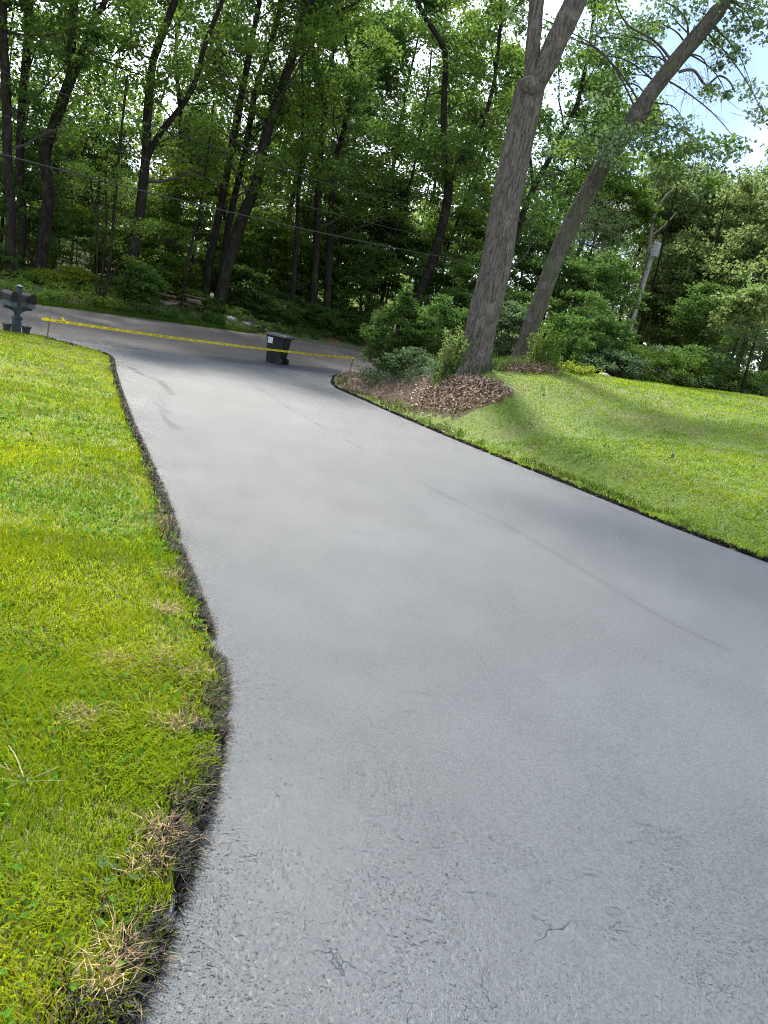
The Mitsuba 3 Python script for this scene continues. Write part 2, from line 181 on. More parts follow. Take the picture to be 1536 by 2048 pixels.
def drive_bump(p, n, uv):
    f, s, r = voronoi(p.x * 130, p.y * 130)
    stones = smoothstep(0.0, 0.5, s - f) * (0.4 + 0.6 * r)
    return stones * 0.0016 - pits(p) * 0.003 - crackline(p) * 0.003 + 0.0016 * noise(p.x * 85, p.y * 85, 2.0)


scene['drive_bsdf'] = bump(prin(proc(drive_color), proc(drive_rough), specular=0.33), drive_bump, 1.0, 1.2e-3)


def apron_color(p, n, uv):
    return mix((0.018, 0.02, 0.026), (0.032, 0.034, 0.04), fbm(p.x * 3, p.y * 3, 2.0))


scene['apron_bsdf'] = prin(proc(apron_color), 0.62, specular=0.4)


def road_color(p, n, uv):
    u = p.x * 0.585 + p.y * 0.811
    v = p.x * 0.811 - p.y * 0.585
    g = noise(p.x * 90, p.y * 90, 0.5)
    f, s, r = voronoi(u * 0.16 + fbm(u, v) * 0.6, v * 0.5 + fbm(v, u) * 0.4)
    tar = smoothstep(0.03, 0.008, s - f) * smoothstep(0.45, 0.55, fbm(u * 0.2, v * 0.2, 4.0))
    c = mix((0.038, 0.034, 0.031), (0.08, 0.073, 0.064), g * 0.6 + 0.4 * fbm(u * 0.5, v * 2.0, 1.0))
    return mix(c, (0.05, 0.05, 0.05), tar * 0.6)


scene['road_bsdf'] = bump(prin(proc(road_color), 0.75, specular=0.35), lambda p, n, uv: 0.004 * noise(p.x * 60, p.y * 60, 1.0), 1.0, 3e-3)


def lawn_color(p, n, uv):
    """uv.x = distance from the sealed edge: splashed sealer stains the soil in ragged blots."""
    g = fbm(p.x * 9, p.y * 9, p.z * 9, 4)
    c = mix((0.045, 0.075, 0.012), (0.10, 0.14, 0.02), g)
    dead = smoothstep(0.56, 0.64, fbm(p.x * 1.1, p.y * 1.1, 3.0, 3))
    c = mix(c, (0.13, 0.10, 0.05), dead * 0.35)
    blot = smoothstep(0.0, 0.02, 0.05 - uv.x + 0.2 * (fbm(p.x * 7, p.y * 7, 1.0, 3) - 0.5))
    return mix(c, (0.015, 0.015, 0.016), blot)


scene['lawn_bsdf'] = bump(prin(proc(lawn_color), 0.9), lambda p, n, uv: 0.02 * fbm(p.x * 25, p.y * 25, 1.0), 1.0, 4e-3)


def mulch_color(p, n, uv):
    g = fbm(p.x * 16, p.y * 16, p.z * 5, 4)
    return mix((0.03, 0.018, 0.012), (0.085, 0.055, 0.038), g)


scene['mulch_bsdf'] = bump(prin(proc(mulch_color), 0.95), lambda p, n, uv: 0.03 * fbm(p.x * 22, p.y * 22, 1.0), 1.0, 4e-3)


def floor_color(p, n, uv):
    g = fbm(p.x * 3, p.y * 3, p.z * 3, 4)
    c = mix((0.05, 0.035, 0.02), (0.11, 0.08, 0.045), g)
    return mix(c, (0.04, 0.065, 0.018), smoothstep(0.5, 0.62, fbm(p.x * 0.5, p.y * 0.5, 1.0)))


scene['floor_bsdf'] = bump(prin(proc(floor_color), 0.95), lambda p, n, uv: 0.04 * fbm(p.x * 10, p.y * 10, 1.0), 1.0, 6e-3)


def bark(dark, pale, moss=0.0):
    def col(p, n, uv):
        g = fbm(p.x * 34, p.y * 34, p.z * 2.3 + noise(p.x * 9, p.y * 9, p.z * 2) * 1.2, 3)
        ridge = smoothstep(0.0, 0.13, dr.abs(g - 0.5))
        c = mix(dark, pale, ridge * (0.45 + 0.55 * noise(p.x * 50, p.y * 50, p.z * 20)))
        c = mix(c, tuple(1.3 * v for v in pale), smoothstep(0.6, 0.72, fbm(p.x * 4, p.y * 4, p.z * 3, 3)) * 0.4)
        if moss:
            c = mix(c, (0.07, 0.09, 0.035), smoothstep(0.5, 0.65, fbm(p.x * 5, p.y * 5, p.z * 2, 3)) * moss)
        return c
    return bump({'type': 'diffuse', 'reflectance': proc(col)}, lambda p, n, uv: 0.02 * dr.abs(fbm(p.x * 34, p.y * 34, p.z * 2.3 + noise(p.x * 9, p.y * 9, p.z * 2) * 1.2, 3) - 0.5), 1.0, 4e-3)


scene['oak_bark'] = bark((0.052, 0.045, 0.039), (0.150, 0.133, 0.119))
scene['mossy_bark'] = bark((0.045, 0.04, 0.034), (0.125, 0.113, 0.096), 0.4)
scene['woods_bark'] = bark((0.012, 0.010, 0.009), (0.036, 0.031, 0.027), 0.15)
scene['twig_bsdf'] = prin((0.04, 0.033, 0.028), 0.9)
scene['pale_twig'] = prin((0.19, 0.165, 0.14), 0.9)

# ------------------------------------------------------------------ helpers
RNG_SEED = [100]


def rng():
    RNG_SEED[0] += 1
    return np.random.default_rng(RNG_SEED[0])


class MB:
    def __init__(self): self.v, self.f, self.c, self.n = [], [], [], 0

    def add(self, v, f, c=None):
        v, f = np.asarray(v, float), np.asarray(f, int)
        if f.shape[1] == 4:
            f = np.vstack([f[:, [0, 1, 2]], f[:, [0, 2, 3]]])
        self.v.append(v); self.f.append(f + self.n); self.n += len(v)
        if c is not None:
            self.c.append(np.broadcast_to(np.asarray(c, float), (len(v), 3)))
        return self

    def tm(self, m, c=None): return self.add(m.vertices, m.faces, c)

    def arr(self): return np.vstack(self.v), np.vstack(self.f)


used = {}


def numbered(name):
    k = used.get(name, 0)
    used[name] = k + 1
    return name if k == 0 else f'{name}_{k:03d}'


def thing(name, label, cat, group=None):
    key = numbered(name)
    labels[key] = {'label': label, 'category': cat}
    if group: labels[key]['group'] = group
    return key


def put(name, mb, bsdf, parent=None, smooth=False, label=None, kind=None, xf=None, uv=None):
    key = numbered(parent + '__' + name) if parent else name
    if isinstance(mb, MB):
        v, f = mb.arr()
        col = np.vstack(mb.c) if mb.c else None
    else:
        v, f = np.array(mb.vertices), np.array(mb.faces)
        col = None
    if xf is not None:
        v = v @ xf[:3, :3].T + xf[:3, 3]
    scene[key] = mikit.ply((v, f), bsdf, smooth=smooth, color=col, uv=uv)
    if label or kind:
        labels.setdefault(key, {})
        if label: labels[key]['label'] = label
        if kind: labels[key]['kind'] = kind
    return key


def frame(x, y, z, xdir, zdir=(0, 0, 1)):
    zz = np.array(zdir, float); zz /= np.linalg.norm(zz)
    xx = np.array(xdir, float); xx -= zz * (xx @ zz); xx /= np.linalg.norm(xx)
    m = np.eye(4)
    m[:3, 0], m[:3, 1], m[:3, 2], m[:3, 3] = xx, np.cross(zz, xx), zz, (x, y, z)
    return m


def box(x0, x1, y0, y1, z0, z1, bev=0.004):
    """A box with chamfered edges."""
    sx, sy, sz = x1 - x0, y1 - y0, z1 - z0
    b = min(bev, sx / 3, sy / 3, sz / 3)
    p = []
    for i in (0, 1):
        for j in (0, 1):
            for k in (0, 1):
                c = np.array([i, j, k]) * [sx, sy, sz] + [x0, y0, z0]
                s = b * (1 - 2 * np.array([i, j, k]))
                p += [c + s * [0, 1, 1], c + s * [1, 0, 1], c + s * [1, 1, 0]]
    return trimesh.convex.convex_hull(np.array(p))


def prism(pts, depth):
    return trimesh.creation.extrude_polygon(Polygon(pts), depth, engine='earcut')


def tube(pts, rad, sides=6, relief=None, cap=True):
    p = np.asarray(pts, float)
    rad = np.broadcast_to(np.asarray(rad, float), (len(p),))
    t = np.gradient(p, axis=0); t /= np.linalg.norm(t, axis=1, keepdims=True) + 1e-12
    ref = np.array([1.0, 0.13, 0.05]) if abs(t[0, 2]) > 0.6 else np.array([0.02, 0.05, 1.0])
    a = np.cross(t, ref); a /= np.linalg.norm(a, axis=1, keepdims=True) + 1e-12
    b = np.cross(t, a)
    ang = np.arange(sides) * 2 * np.pi / sides
    ring = np.cos(ang)[None, :, None] * a[:, None] + np.sin(ang)[None, :, None] * b[:, None]
    rr = np.repeat(rad[:, None], sides, 1)
    if relief is not None:
        rr = rr + relief(p[:, None] + rad[:, None, None] * ring, ang, rad)
    v = (p[:, None] + rr[..., None] * ring).reshape(-1, 3)
    i, j = np.meshgrid(np.arange(len(p) - 1), np.arange(sides), indexing='ij')
    q = np.stack([i * sides + j, i * sides + (j + 1) % sides, (i + 1) * sides + (j + 1) % sides, (i + 1) * sides + j], -1).reshape(-1, 4)
    f = np.vstack([q[:, [0, 1, 2]], q[:, [0, 2, 3]]])
    if cap:
        n = len(v)
        v = np.vstack([v, p[0], p[-1]])
        k = np.arange(sides); e = (len(p) - 1) * sides
        f = np.vstack([f, np.stack([np.full(sides, n), (k + 1) % sides, k], -1), np.stack([np.full(sides, n + 1), e + k, e + (k + 1) % sides], -1)])
    return v, f


def spline(pts, n):
    p = np.asarray(pts, float)
    s = np.r_[0, np.cumsum(np.linalg.norm(np.diff(p, axis=0), axis=1))]
    from scipy.interpolate import PchipInterpolator
    return PchipInterpolator(s, p)(np.linspace(0, s[-1], n))


def nz(v): return v / (np.linalg.norm(v, axis=-1, keepdims=True) + 1e-12)


def leaves(P, size, R, cols, up=0.9, lobed=False, aspect=0.62, droop=0.0):
    """Leaf blades at P: rhombi folded at the midrib, or lobed ones with more points."""
    n = len(P)
    N = nz(R.normal(0, 1, (n, 3)) + np.array([0, 0, up * 1.6]))
    t = nz(np.cross(N, R.normal(0, 1, (n, 3)))); t[:, 2] -= droop; t = nz(t)
    b = nz(np.cross(N, t)); N = np.cross(t, b)
    s = (np.asarray(size) * R.uniform(0.6, 1.4, n))[:, None]
    if lobed:
        prof = np.array([[0, 0, 0], [.3, .30, .06], [.42, .16, .03], [.62, .36, .09], [.74, .14, .03], [1, 0, 0], [.74, -.14, .03], [.62, -.36, .09], [.42, -.16, .03], [.3, -.30, .06]])
        tri = np.array([[0, 1, 2], [2, 3, 4], [0, 2, 8], [2, 4, 6], [2, 6, 8], [4, 5, 6], [6, 7, 8], [8, 9, 0]])
    else:
        prof = np.array([[0, 0, 0], [.45, aspect / 2, .09], [1, 0, -.04], [.45, -aspect / 2, .09]])
        tri = np.array([[0, 1, 2], [0, 2, 3]])
    m = len(prof)
    V = P[:, None] + s[:, None] * (prof[None, :, :1] * t[:, None] + prof[None, :, 1:2] * b[:, None] + prof[None, :, 2:] * N[:, None])
    F = (np.arange(n)[:, None, None] * m + tri[None]).reshape(-1, 3)
    return V.reshape(-1, 3), F, np.repeat(cols, m, 0)


PAL = {0: [(0.055, 0.115, 0.028), (0.10, 0.175, 0.04)], 1: [(0.085, 0.16, 0.028), (0.15, 0.23, 0.04)], 2: [(0.15, 0.22, 0.025), (0.24, 0.29, 0.03)],  # yellow green set has sunlight mixed into the leaf colour
       3: [(0.07, 0.125, 0.055), (0.125, 0.185, 0.085)], 4: [(0.13, 0.20, 0.06), (0.21, 0.28, 0.10)], 5: [(0.025, 0.05, 0.02), (0.055, 0.09, 0.028)]}  # light green set lightened for haze and sunlight on far trees


def leafcol(pal, n, R, clump=None):
    a, b = (np.array(c) for c in PAL[pal])
    t = R.uniform(0, 1, (n, 1))
    if clump is not None: t = np.clip(0.5 * t + 0.5 * clump, 0, 1)
    c = a + (b - a) * t
    c *= R.uniform(0.85, 1.15, (n, 1))
    return c


def clumps(mb, C, rad, flat, per, size, pal, R, lobed=False, up=0.9, droop=0.0, aspect=0.62):
    C = np.asarray(C, float); k = len(C)
    rad = np.broadcast_to(np.asarray(rad, float), (k,))
    per = np.broadcast_to(per, (k,)).astype(int)
    idx = np.repeat(np.arange(k), per)
    n = len(idx)
    dvec = nz(R.normal(0, 1, (n, 3))) * R.uniform(0, 1, (n, 1)) ** 0.45
    P = C[idx] + dvec * rad[idx][:, None] * np.array([1, 1, flat])
    mb.add(*leaves(P, size, R, leafcol(pal, n, R, R.uniform(0, 1, (k, 1))[idx]), up, lobed, aspect, droop))


def limb(p0, d, L, R, n=6, rise=0.25, wob=0.12):
    p, d, out = np.array(p0, float), nz(np.array(d, float)), [np.array(p0, float)]
    for i in range(n - 1):
        d = nz(d + R.normal(0, wob, 3) + [0, 0, rise / n])
        p = p + d * L / (n - 1)
        out.append(p.copy())
    return np.array(out)


def extend(pts, ztop, R, n=3):
    """Carries a traced stem on to its top."""
    pts = [np.array(p, float) for p in pts]
    d = nz(pts[-1] - pts[max(len(pts) - 3, 0)]); d = nz(d + [0, 0, 0.8])
    L = (ztop - pts[-1][2]) / max(d[2], 0.3)
    for i in range(n):
        pts.append(pts[-1] + d * L / n + R.normal(0, 0.15, 3))
    return pts


def grow(tw, lf, stem, r0, R, zlo, count, L, per, size, pal, crad=0.75, flat=0.5, sub=3, thick=None, up=0.9, lobed=False, el=(5, 50)):
    """Limbs with twigs and leaf clumps along a stem (n x 3 points)."""
    z = stem[:, 2]
    for i in range(count):
        f = (i + R.uniform(0, 1)) / count
        zz = zlo + (z[-1] - zlo) * f ** 0.9
        k = int(np.clip(np.searchsorted(z, zz), 1, len(z) - 1))
        p = stem[k - 1] + (stem[k] - stem[k - 1]) * np.clip((zz - z[k - 1]) / max(z[k] - z[k - 1], 1e-3), 0, 1)
        a, e = R.uniform(0, 2 * np.pi), math.radians(R.uniform(*el))
        d = np.array([math.cos(a) * math.cos(e), math.sin(a) * math.cos(e), math.sin(e)])
        ll = L * R.uniform(0.6, 1.15) * (1 - 0.55 * f)
        q = limb(p, d, ll, R)
        rr = (thick or r0 * 0.28) * (1 - 0.5 * f)
        tw.add(*tube(q, np.linspace(rr, rr * 0.3, len(q)), 5, cap=False))
        C = [q[-1]]
        for s in range(sub):
            b = q[R.integers(2, len(q))]
            w = limb(b, nz(d + R.normal(0, 0.75, 3)), ll * R.uniform(0.2, 0.45), R, 4)
            tw.add(*tube(w, np.linspace(rr * 0.4, rr * 0.12, 4), 3, cap=False))
            C.append(w[-1])
        clumps(lf, np.array(C), crad * R.uniform(0.7, 1.3, len(C)), flat, per, size, pal, R, lobed, up)

# ------------------------------------------------------------------ ground, drive, road
def lines(*spec):
    out = []
    for a, b, s in spec: out += list(np.arange(a, b - 1e-6, s))
    return np.array(out + [spec[-1][1]])


gx = np.r_[-np.geomspace(600, 37, 22), lines((-36, -22, 0.8), (-22, -1.6, 0.2), (-1.6, 0.2, 0.06), (0.2, 15, 0.24), (15, 36, 0.6)), np.geomspace(38, 600, 22)]
gy = np.r_[-np.geomspace(300, 8, 12), lines((-7, 0.8, 0.4), (0.8, 5, 0.08), (5, 14, 0.2), (14, 46, 0.32), (46, 90, 0.8)), np.geomspace(93, 900, 22)]
X, Y = np.meshgrid(gx, gy, indexing='ij')
ZG = ground_z(X, Y)
SD = np.clip(sdist(X, Y), -0.5, 3)
vid = np.arange(X.size).reshape(X.shape)
quads = np.stack([vid[:-1, :-1], vid[1:, :-1], vid[1:, 1:], vid[:-1, 1:]], -1).reshape(-1, 4)
GV = np.stack([X, Y, ZG], -1).reshape(-1, 3)
fc = GV[quads].mean(1)
MULCH = Polygon([(-2.85, 30.3), (-2.75, 28), (-2.5, 25.7), (-2.25, 24.75), (-1.35, 23.45), (-0.55, 22.0), (0.1, 20.7), (0.7, 19.7), (1.4, 19.1), (2.2, 19.1), (2.6, 19.8), (2.3, 20.6), (1.7, 21.6),
                 (1.2, 23), (0.3, 25), (-0.5, 28), (-1.5, 31.5), (-2.2, 31.5)])
across_f = (fc[:, 0] - RFAR[0]) * NORM[0] + (fc[:, 1] - RFAR[1]) * NORM[1]
crest = np.interp(fc[:, 0], [-3, -2, 0.5, 1.6, 3.9, 5.5, 7.5, 9.5, 12.4, 18, 60], [60, 33, 25, 22.4, 22.6, 24, 25.4, 26.6, 28, 30, 36])
wood = (across_f < 0) | (fc[:, 1] > crest)
mul = shapely.contains_xy(MULCH, fc[:, 0], fc[:, 1]) & ~wood
for name, sel, mat in (('lawn', ~wood & ~mul, 'lawn_bsdf'), ('mulch_bed', mul, 'mulch_bsdf'), ('forest_floor', wood, 'floor_bsdf')):
    q = quads[sel]
    u, inv = np.unique(q, return_inverse=True)
    uvs = np.stack([SD.ravel()[u], np.zeros(len(u))], -1)
    scene[name] = mikit.ply((GV[u], inv.reshape(q.shape)), mat, smooth=True, uv=uvs)
    labels[name] = {'kind': 'structure'}


def sheet(poly, lift, step, cut=None):
    v, f = trimesh.creation.triangulate_polygon(poly, engine='earcut')
    v, f = trimesh.remesh.subdivide_to_size(np.c_[v, np.zeros(len(v))], f, step)
    v[:, 2] = zb(v[:, 1]) + lift
    return trimesh.Trimesh(v, f)


near_road = shapely.box(-60, -40, 80, 110)
put('road', sheet(ROAD.intersection(near_road), 0.0, 2.5), 'road_bsdf', kind='structure', smooth=True)
put('driveway', sheet(DRIVE, 0.008, 0.7), 'drive_bsdf', kind='structure', smooth=True)
R = rng()
apl = LineString([(-10.4, 20.5)] + DR_N + [(-2.0, 32.6)])
av = [apl.interpolate(s).coords[0] for s in np.linspace(0, apl.length, 60)]
w1 = 0.55 + 0.25 * R.uniform(-1, 1, 60).cumsum() / 6
up_ = [(x - 0.811 * 0.35, y + 0.585 * 0.35) for x, y in av]
lo_ = [(x + 0.811 * w * (0.2 + 0.8 * min(1, i / 12)), y - 0.585 * w * (0.2 + 0.8 * min(1, i / 12))) for i, ((x, y), w) in enumerate(zip(av, np.clip(w1, 0.3, 0.9)))]
put('dark_edge_strip', sheet(Polygon(up_ + lo_[::-1]).buffer(0), 0.013, 0.5), 'apron_bsdf', kind='structure', smooth=True)  # dark strip laid along the line between drive and road

# ------------------------------------------------------------------ grass
RIGHT_U = np.cross(FWD, UP)


def in_view(P, m=260):
    q = P - EYE
    z = q @ FWD
    x, y = 768 + 1500 * (q @ RIGHT_U) / np.maximum(z, 0.05), 1024 - 1500 * (q @ UP) / np.maximum(z, 0.05)
    return (z > 0.2) & (x > -m * 2) & (x < 1536 + m * 2) & (y < 2048 + m) & (y > -400)


def scatter(poly, bands, R):
    """Random points in a polygon, with a density per square metre for each band of distance."""
    out = []
    x0, y0, x1, y1 = poly.bounds
    for (d0, d1, rho) in bands:
        bx0, bx1, by0, by1 = max(x0, -d1), min(x1, d1), max(y0, -d1), min(y1, d1)
        if bx1 <= bx0 or by1 <= by0: continue
        n = int((bx1 - bx0) * (by1 - by0) * rho)
        q = np.stack([R.uniform(bx0, bx1, n), R.uniform(by0, by1, n)], -1)
        dd = np.hypot(q[:, 0], q[:, 1])
        q = q[(dd >= d0) & (dd < d1)]
        q = q[shapely.contains_xy(poly, q[:, 0], q[:, 1])]
        q = q[in_view(np.c_[q, zb(q[:, 1])])]
        out.append(q)
    return np.vstack(out)


def blades(mb, P, h, w, lean, az, col, fine=True):
    n = len(P)
    d = np.stack([np.cos(az), np.sin(az), np.zeros(n)], -1)
    s = np.stack([-np.sin(az), np.cos(az), np.zeros(n)], -1)
    h, w, lean = (np.broadcast_to(a, (n,))[:, None] for a in (h, w, lean))
    upv = np.array([0, 0, 1.0])
    tip = P + d * h * lean + upv * h * np.sqrt(np.maximum(1 - lean ** 2, 0.04))
    if fine:
        mid = P + d * h * lean * 0.28 + upv * h * 0.55 * np.sqrt(np.maximum(1 - (lean * 0.6) ** 2, 0.1))
        V = np.stack([P - s * w / 2, P + s * w / 2, mid + s * w * 0.42, mid - s * w * 0.42, tip], 1)
        tri, m = np.array([[0, 1, 2], [0, 2, 3], [3, 2, 4]]), 5
    else:
        V = np.stack([P - s * w / 2, P + s * w / 2, tip], 1)
        tri, m = np.array([[0, 1, 2]]), 3
    F = (np.arange(n)[:, None, None] * m + tri[None]).reshape(-1, 3)
    mb.add(V.reshape(-1, 3), F, np.repeat(col, m, 0))


def grass_color(q, R):
    n = len(q)
    p3 = np.c_[q, np.zeros(n)]
    a = np.clip((meshkit.fbm(p3 * 0.9, 3, 11) - 0.5) * 2.6 + 0.5, 0, 1)[:, None]
    b = np.clip((meshkit.fbm(p3 * 3.0, 2, 12) - 0.5) * 2.2 + 0.5, 0, 1)[:, None]
    g = np.array([0.075, 0.175, 0.010]); yg = np.array([0.29, 0.34, 0.010]); st = np.array([0.32, 0.26, 0.12])
    t = np.clip(0.45 * a + 0.3 * b + R.uniform(0.05, 0.6, (n, 1)), 0, 1)
    c = g * (1 - t) + yg * t
    dry = (R.uniform(0, 1, n) < 0.03 + 0.14 * np.clip((meshkit.fbm(p3 * 1.3, 3, 14) - 0.52) * 6, 0, 1))
    c[dry] = st * R.uniform(0.6, 1.1, (dry.sum(), 1))
    return c * R.uniform(0.8, 1.3, (n, 1))


LAWN_L = Polygon([(-1.0, -0.2)] + DR_L[3:30] + [(-10.9, 19.3), (-16, 12.2), (-19, 8), (-14, 2)])
LAWN_R = Polygon([(14, 5), (7.3, 6.9)] + DR_R[18:6:-1] + [(0.0, 20.1), (-0.6, 21.8), (-1.5, 23.3), (-1.1, 23.4), (0, 21.6), (0.9, 20.0), (1.5, 19.5), (2.3, 19.4), (2.7, 20.0), (2.3, 20.9), (1.8, 22.3),
                  (3.9, 22.5), (5.5, 23.9), (7.5, 25.3), (9.5, 26.5), (12.4, 27.9), (18, 30), (26, 32), (26, 10)]).buffer(0)
for name, poly, bands, lab in (
        ('left_grass', LAWN_L, ((0.5, 3.2, 15000), (3.2, 5, 8000), (5, 8, 3400), (8, 12, 1500), (12, 17, 800), (17, 26, 500)), 'bright green mown grass on the lawn left of the driveway'),
        ('right_grass', LAWN_R, ((6, 13, 2000), (13, 17, 1200), (17, 24, 500), (24, 34, 260)), 'green grass on the sloping bank right of the driveway')):
    R = rng()
    q = scatter(poly, bands, R)
    n = len(q)
    d = np.hypot(q[:, 0], q[:, 1])
    p3 = np.c_[q, np.zeros(n)]
    tall = np.clip((meshkit.fbm(p3 * 1.6, 3, 21) - 0.45) * 4, 0, 1) * np.clip((5.5 - d) / 2.5, 0, 1)
    h = (0.036 + 0.028 * R.uniform(0, 1, n) + 0.035 * tall * R.uniform(0.2, 1, n)) * (0.8 + 0.5 * meshkit.noise(p3 * 4, 22))
    az = meshkit.noise(p3 * 3.5, 23) * 9 + R.normal(0, 1.3, n)
    lean = np.clip(0.25 + 0.5 * R.uniform(0, 1, n) + 0.25 * tall, 0, 0.95)
    P = np.c_[q, ground_z(q[:, 0], q[:, 1]) - 0.008]
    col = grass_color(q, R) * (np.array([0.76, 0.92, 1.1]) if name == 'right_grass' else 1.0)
    near = d < 9
    mb = MB()
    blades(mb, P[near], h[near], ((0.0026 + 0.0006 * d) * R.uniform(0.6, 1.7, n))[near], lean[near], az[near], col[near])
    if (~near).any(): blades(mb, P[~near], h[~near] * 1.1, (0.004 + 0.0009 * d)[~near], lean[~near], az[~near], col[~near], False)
    q = scatter(poly, ((0.5, 3.2, 900), (3.2, 6, 500), (6, 10, 160), (10, 16, 40)), R)      # clover and weed leaves in the turf
    q = q[meshkit.fbm(np.c_[q * 1.4, q[:, :1] * 0], 3, 25) > 0.47]
    if len(q):
        P = np.c_[q, ground_z(q[:, 0], q[:, 1]) + R.uniform(0.02, 0.045, len(q))]
        mb.add(*leaves(P, 0.016 + 0.0022 * np.hypot(q[:, 0], q[:, 1]), R, np.array([0.09, 0.20, 0.025]) * R.uniform(0.7, 1.5, (len(q), 1)), 0.9, False, 0.85))
    put(name, mb, 'grass_bsdf')
    labels[name] = {'label': lab, 'category': 'grass', 'kind': 'stuff'}

# grass at the edges, coated with sealer
EDGE_L = LineString(DR_L[3:30])
EDGE_R = LineString(DR_R[18:0:-1])
for name, line, side, lab in (('stained_left_edge', EDGE_L, 1, 'sealer blackened grass along the left edge of the driveway'), ('stained_right_edge', EDGE_R, -1, 'sealer blackened grass along the right edge of the driveway')):
    R = rng()
    Q, O = [], []
    for s in np.arange(0, line.length, 0.05):
        a = np.array(line.interpolate(s).coords[0]); b = np.array(line.interpolate(min(s + 0.02, line.length)).coords[0])
        t = b - a
        if np.hypot(*t) < 1e-6: continue
        t /= np.hypot(*t); nrm = np.array([-t[1], t[0]])
        d = np.hypot(*a)
        m = int(np.clip(330 / (1 + 0.16 * d ** 1.3), 14, 330))
        wide = np.interp(d, [2.3, 3.0, 4.5, 9], [0.13, 0.12, 0.085, 0.065]) * (0.55 + 1.1 * meshkit.noise(np.array([[s * 1.7, 3.0, side]]), 31)[0])
        if side < 0: wide *= 0.9
        off = np.minimum(R.exponential(wide * 0.55, m), wide * R.uniform(0.5, 1.5, m)) - 0.03
        Q.append(a + nrm * side * off[:, None] + t * R.uniform(-0.03, 0.03, (m, 1)))
        O.append(np.tile(-nrm * side, (m, 1)))
    Q, O = np.vstack(Q), np.vstack(O)
    out = sdist(Q[:, 0], Q[:, 1])
    ragged = meshkit.fbm(np.c_[Q * 11, Q[:, :1] * 0], 3, 33)
    keep = (ragged > 0.36 + 1.1 * np.clip(out, 0, 0.3)) & (out > -0.05) & (out < 0.5) & in_view(np.c_[Q, zb(Q[:, 1])])
    Q, O = Q[keep], O[keep]
    n = len(Q); d = np.hypot(Q[:, 0], Q[:, 1])
    P = np.c_[Q, np.maximum(ground_z(Q[:, 0], Q[:, 1]), zb(Q[:, 1])) - 0.004]
    az = np.arctan2(O[:, 1], O[:, 0]) + R.normal(0, 1.0, n)
    c = np.array([0.010, 0.010, 0.012]) * R.uniform(0.6, 2.2, (n, 1))
    g = R.uniform(0, 1, n) < 0.12
    c[g] = np.array([0.05, 0.08, 0.015]) * R.uniform(0.5, 1.4, (g.sum(), 1))
    brown = R.uniform(0, 1, n) < 0.08 + 1.6 * np.clip(sdist(Q[:, 0], Q[:, 1]), 0, 0.25)
    c[brown] = np.array([0.17, 0.11, 0.06]) * R.uniform(0.4, 1.5, (brown.sum(), 1))
    mb = MB()
    blades(mb, P, R.uniform(0.03, 0.085, n), 0.0032 + 0.0008 * d, np.clip(R.normal(0.6, 0.25, n), 0.1, 0.97), az, c)
    put(name, mb, 'stain_bsdf')
    labels[name] = {'label': lab, 'category': 'grass', 'kind': 'stuff'}

# straw tufts
STRAW = [(-0.40, 1.37, .03), (-0.40, 1.46, .03), (-0.455, 1.74, .028), (-0.45, 1.9, .03), (-0.82, 3.04, .06), (-0.66, 2.97, .05), (-1.55, 5.2, .09), (-1.14, 4.14, .05), (-0.99, 3.6, .04), (-0.60, 2.5, .04), (-0.93, 2.4, .05), (-1.0, 2.9, .05)]
R = rng(); mb = MB()
for x, y, r in STRAW:
    n = int(40 + 2600 * r)
    q = np.array([x, y]) + R.normal(0, r, (n, 2))
    blades(mb, np.c_[q, ground_z(q[:, 0], q[:, 1])], R.uniform(0.04, 0.10, n), 0.0022, np.clip(R.normal(0.75, 0.2, n), 0.1, 0.97), R.uniform(0, 6.28, n), np.array([0.36, 0.25, 0.13]) * R.uniform(0.35, 1.2, (n, 1)))
put('dead_grass', mb, 'litter_bsdf')
labels['dead_grass'] = {'label': 'tan dried grass tufts beside the left driveway edge', 'category': 'dry grass', 'kind': 'stuff'}


def splay(x, y, label, n=9, L=0.13):
    R = rng(); mb = MB(); z = gz(x, y)
    for a in R.uniform(0, 6.28, n):
        q = limb((x, y, z + 0.01), (math.cos(a), math.sin(a), R.uniform(0.3, 1.0)), L * R.uniform(0.6, 1.1), R, 5, -0.3, 0.1)
        mb.add(*tube(q, np.linspace(0.0028, 0.001, 5), 4), (0.42, 0.33, 0.2))
    put(thing('dry_stalk_tuft', label, 'dry plant'), mb, 'litter_bsdf')


splay(-0.93, 2.01, 'pale splayed dry stalks lying in the near left lawn')


def clover(x, y, label):
    R = rng(); mb = MB(); z = gz(x, y)
    for i in range(10):
        p = np.array([x, y, z]) + np.r_[R.normal(0, 0.03, 2), R.uniform(0.03, 0.05)]
        for j in range(3):
            a = j * 2.094 + R.uniform(0, 1)
            ang = np.linspace(0, 2 * np.pi, 7)[:-1]
            c = p + 0.007 * np.array([math.cos(a), math.sin(a), 0])
            ring = c + 0.007 * np.stack([np.cos(ang), np.sin(ang), 0.25 * np.sin(ang + a)], -1)
            mb.add(np.vstack([c, ring]), np.array([[0, k + 1, (k + 1) % 6 + 1] for k in range(6)]), np.array([0.09, 0.17, 0.06]) * R.uniform(0.8, 1.2))
    k = thing('clover_patch', label, 'clover')
    put(k, mb, 'grass_bsdf', kind='stuff')


clover(-0.53, 1.69, 'round leaved clover patch in the near left lawn close to the black edge')

# ------------------------------------------------------------------ dry leaves on the bed
PILE = Polygon([(0.15, 21.0), (0.75, 20.0), (1.5, 19.3), (2.2, 19.2), (2.65, 19.8), (2.1, 20.7), (1.2, 21.4), (0.4, 21.8)])
DRY = np.array([(0.38, 0.27, 0.18), (0.21, 0.125, 0.08), (0.13, 0.072, 0.045), (0.50, 0.39, 0.28)])


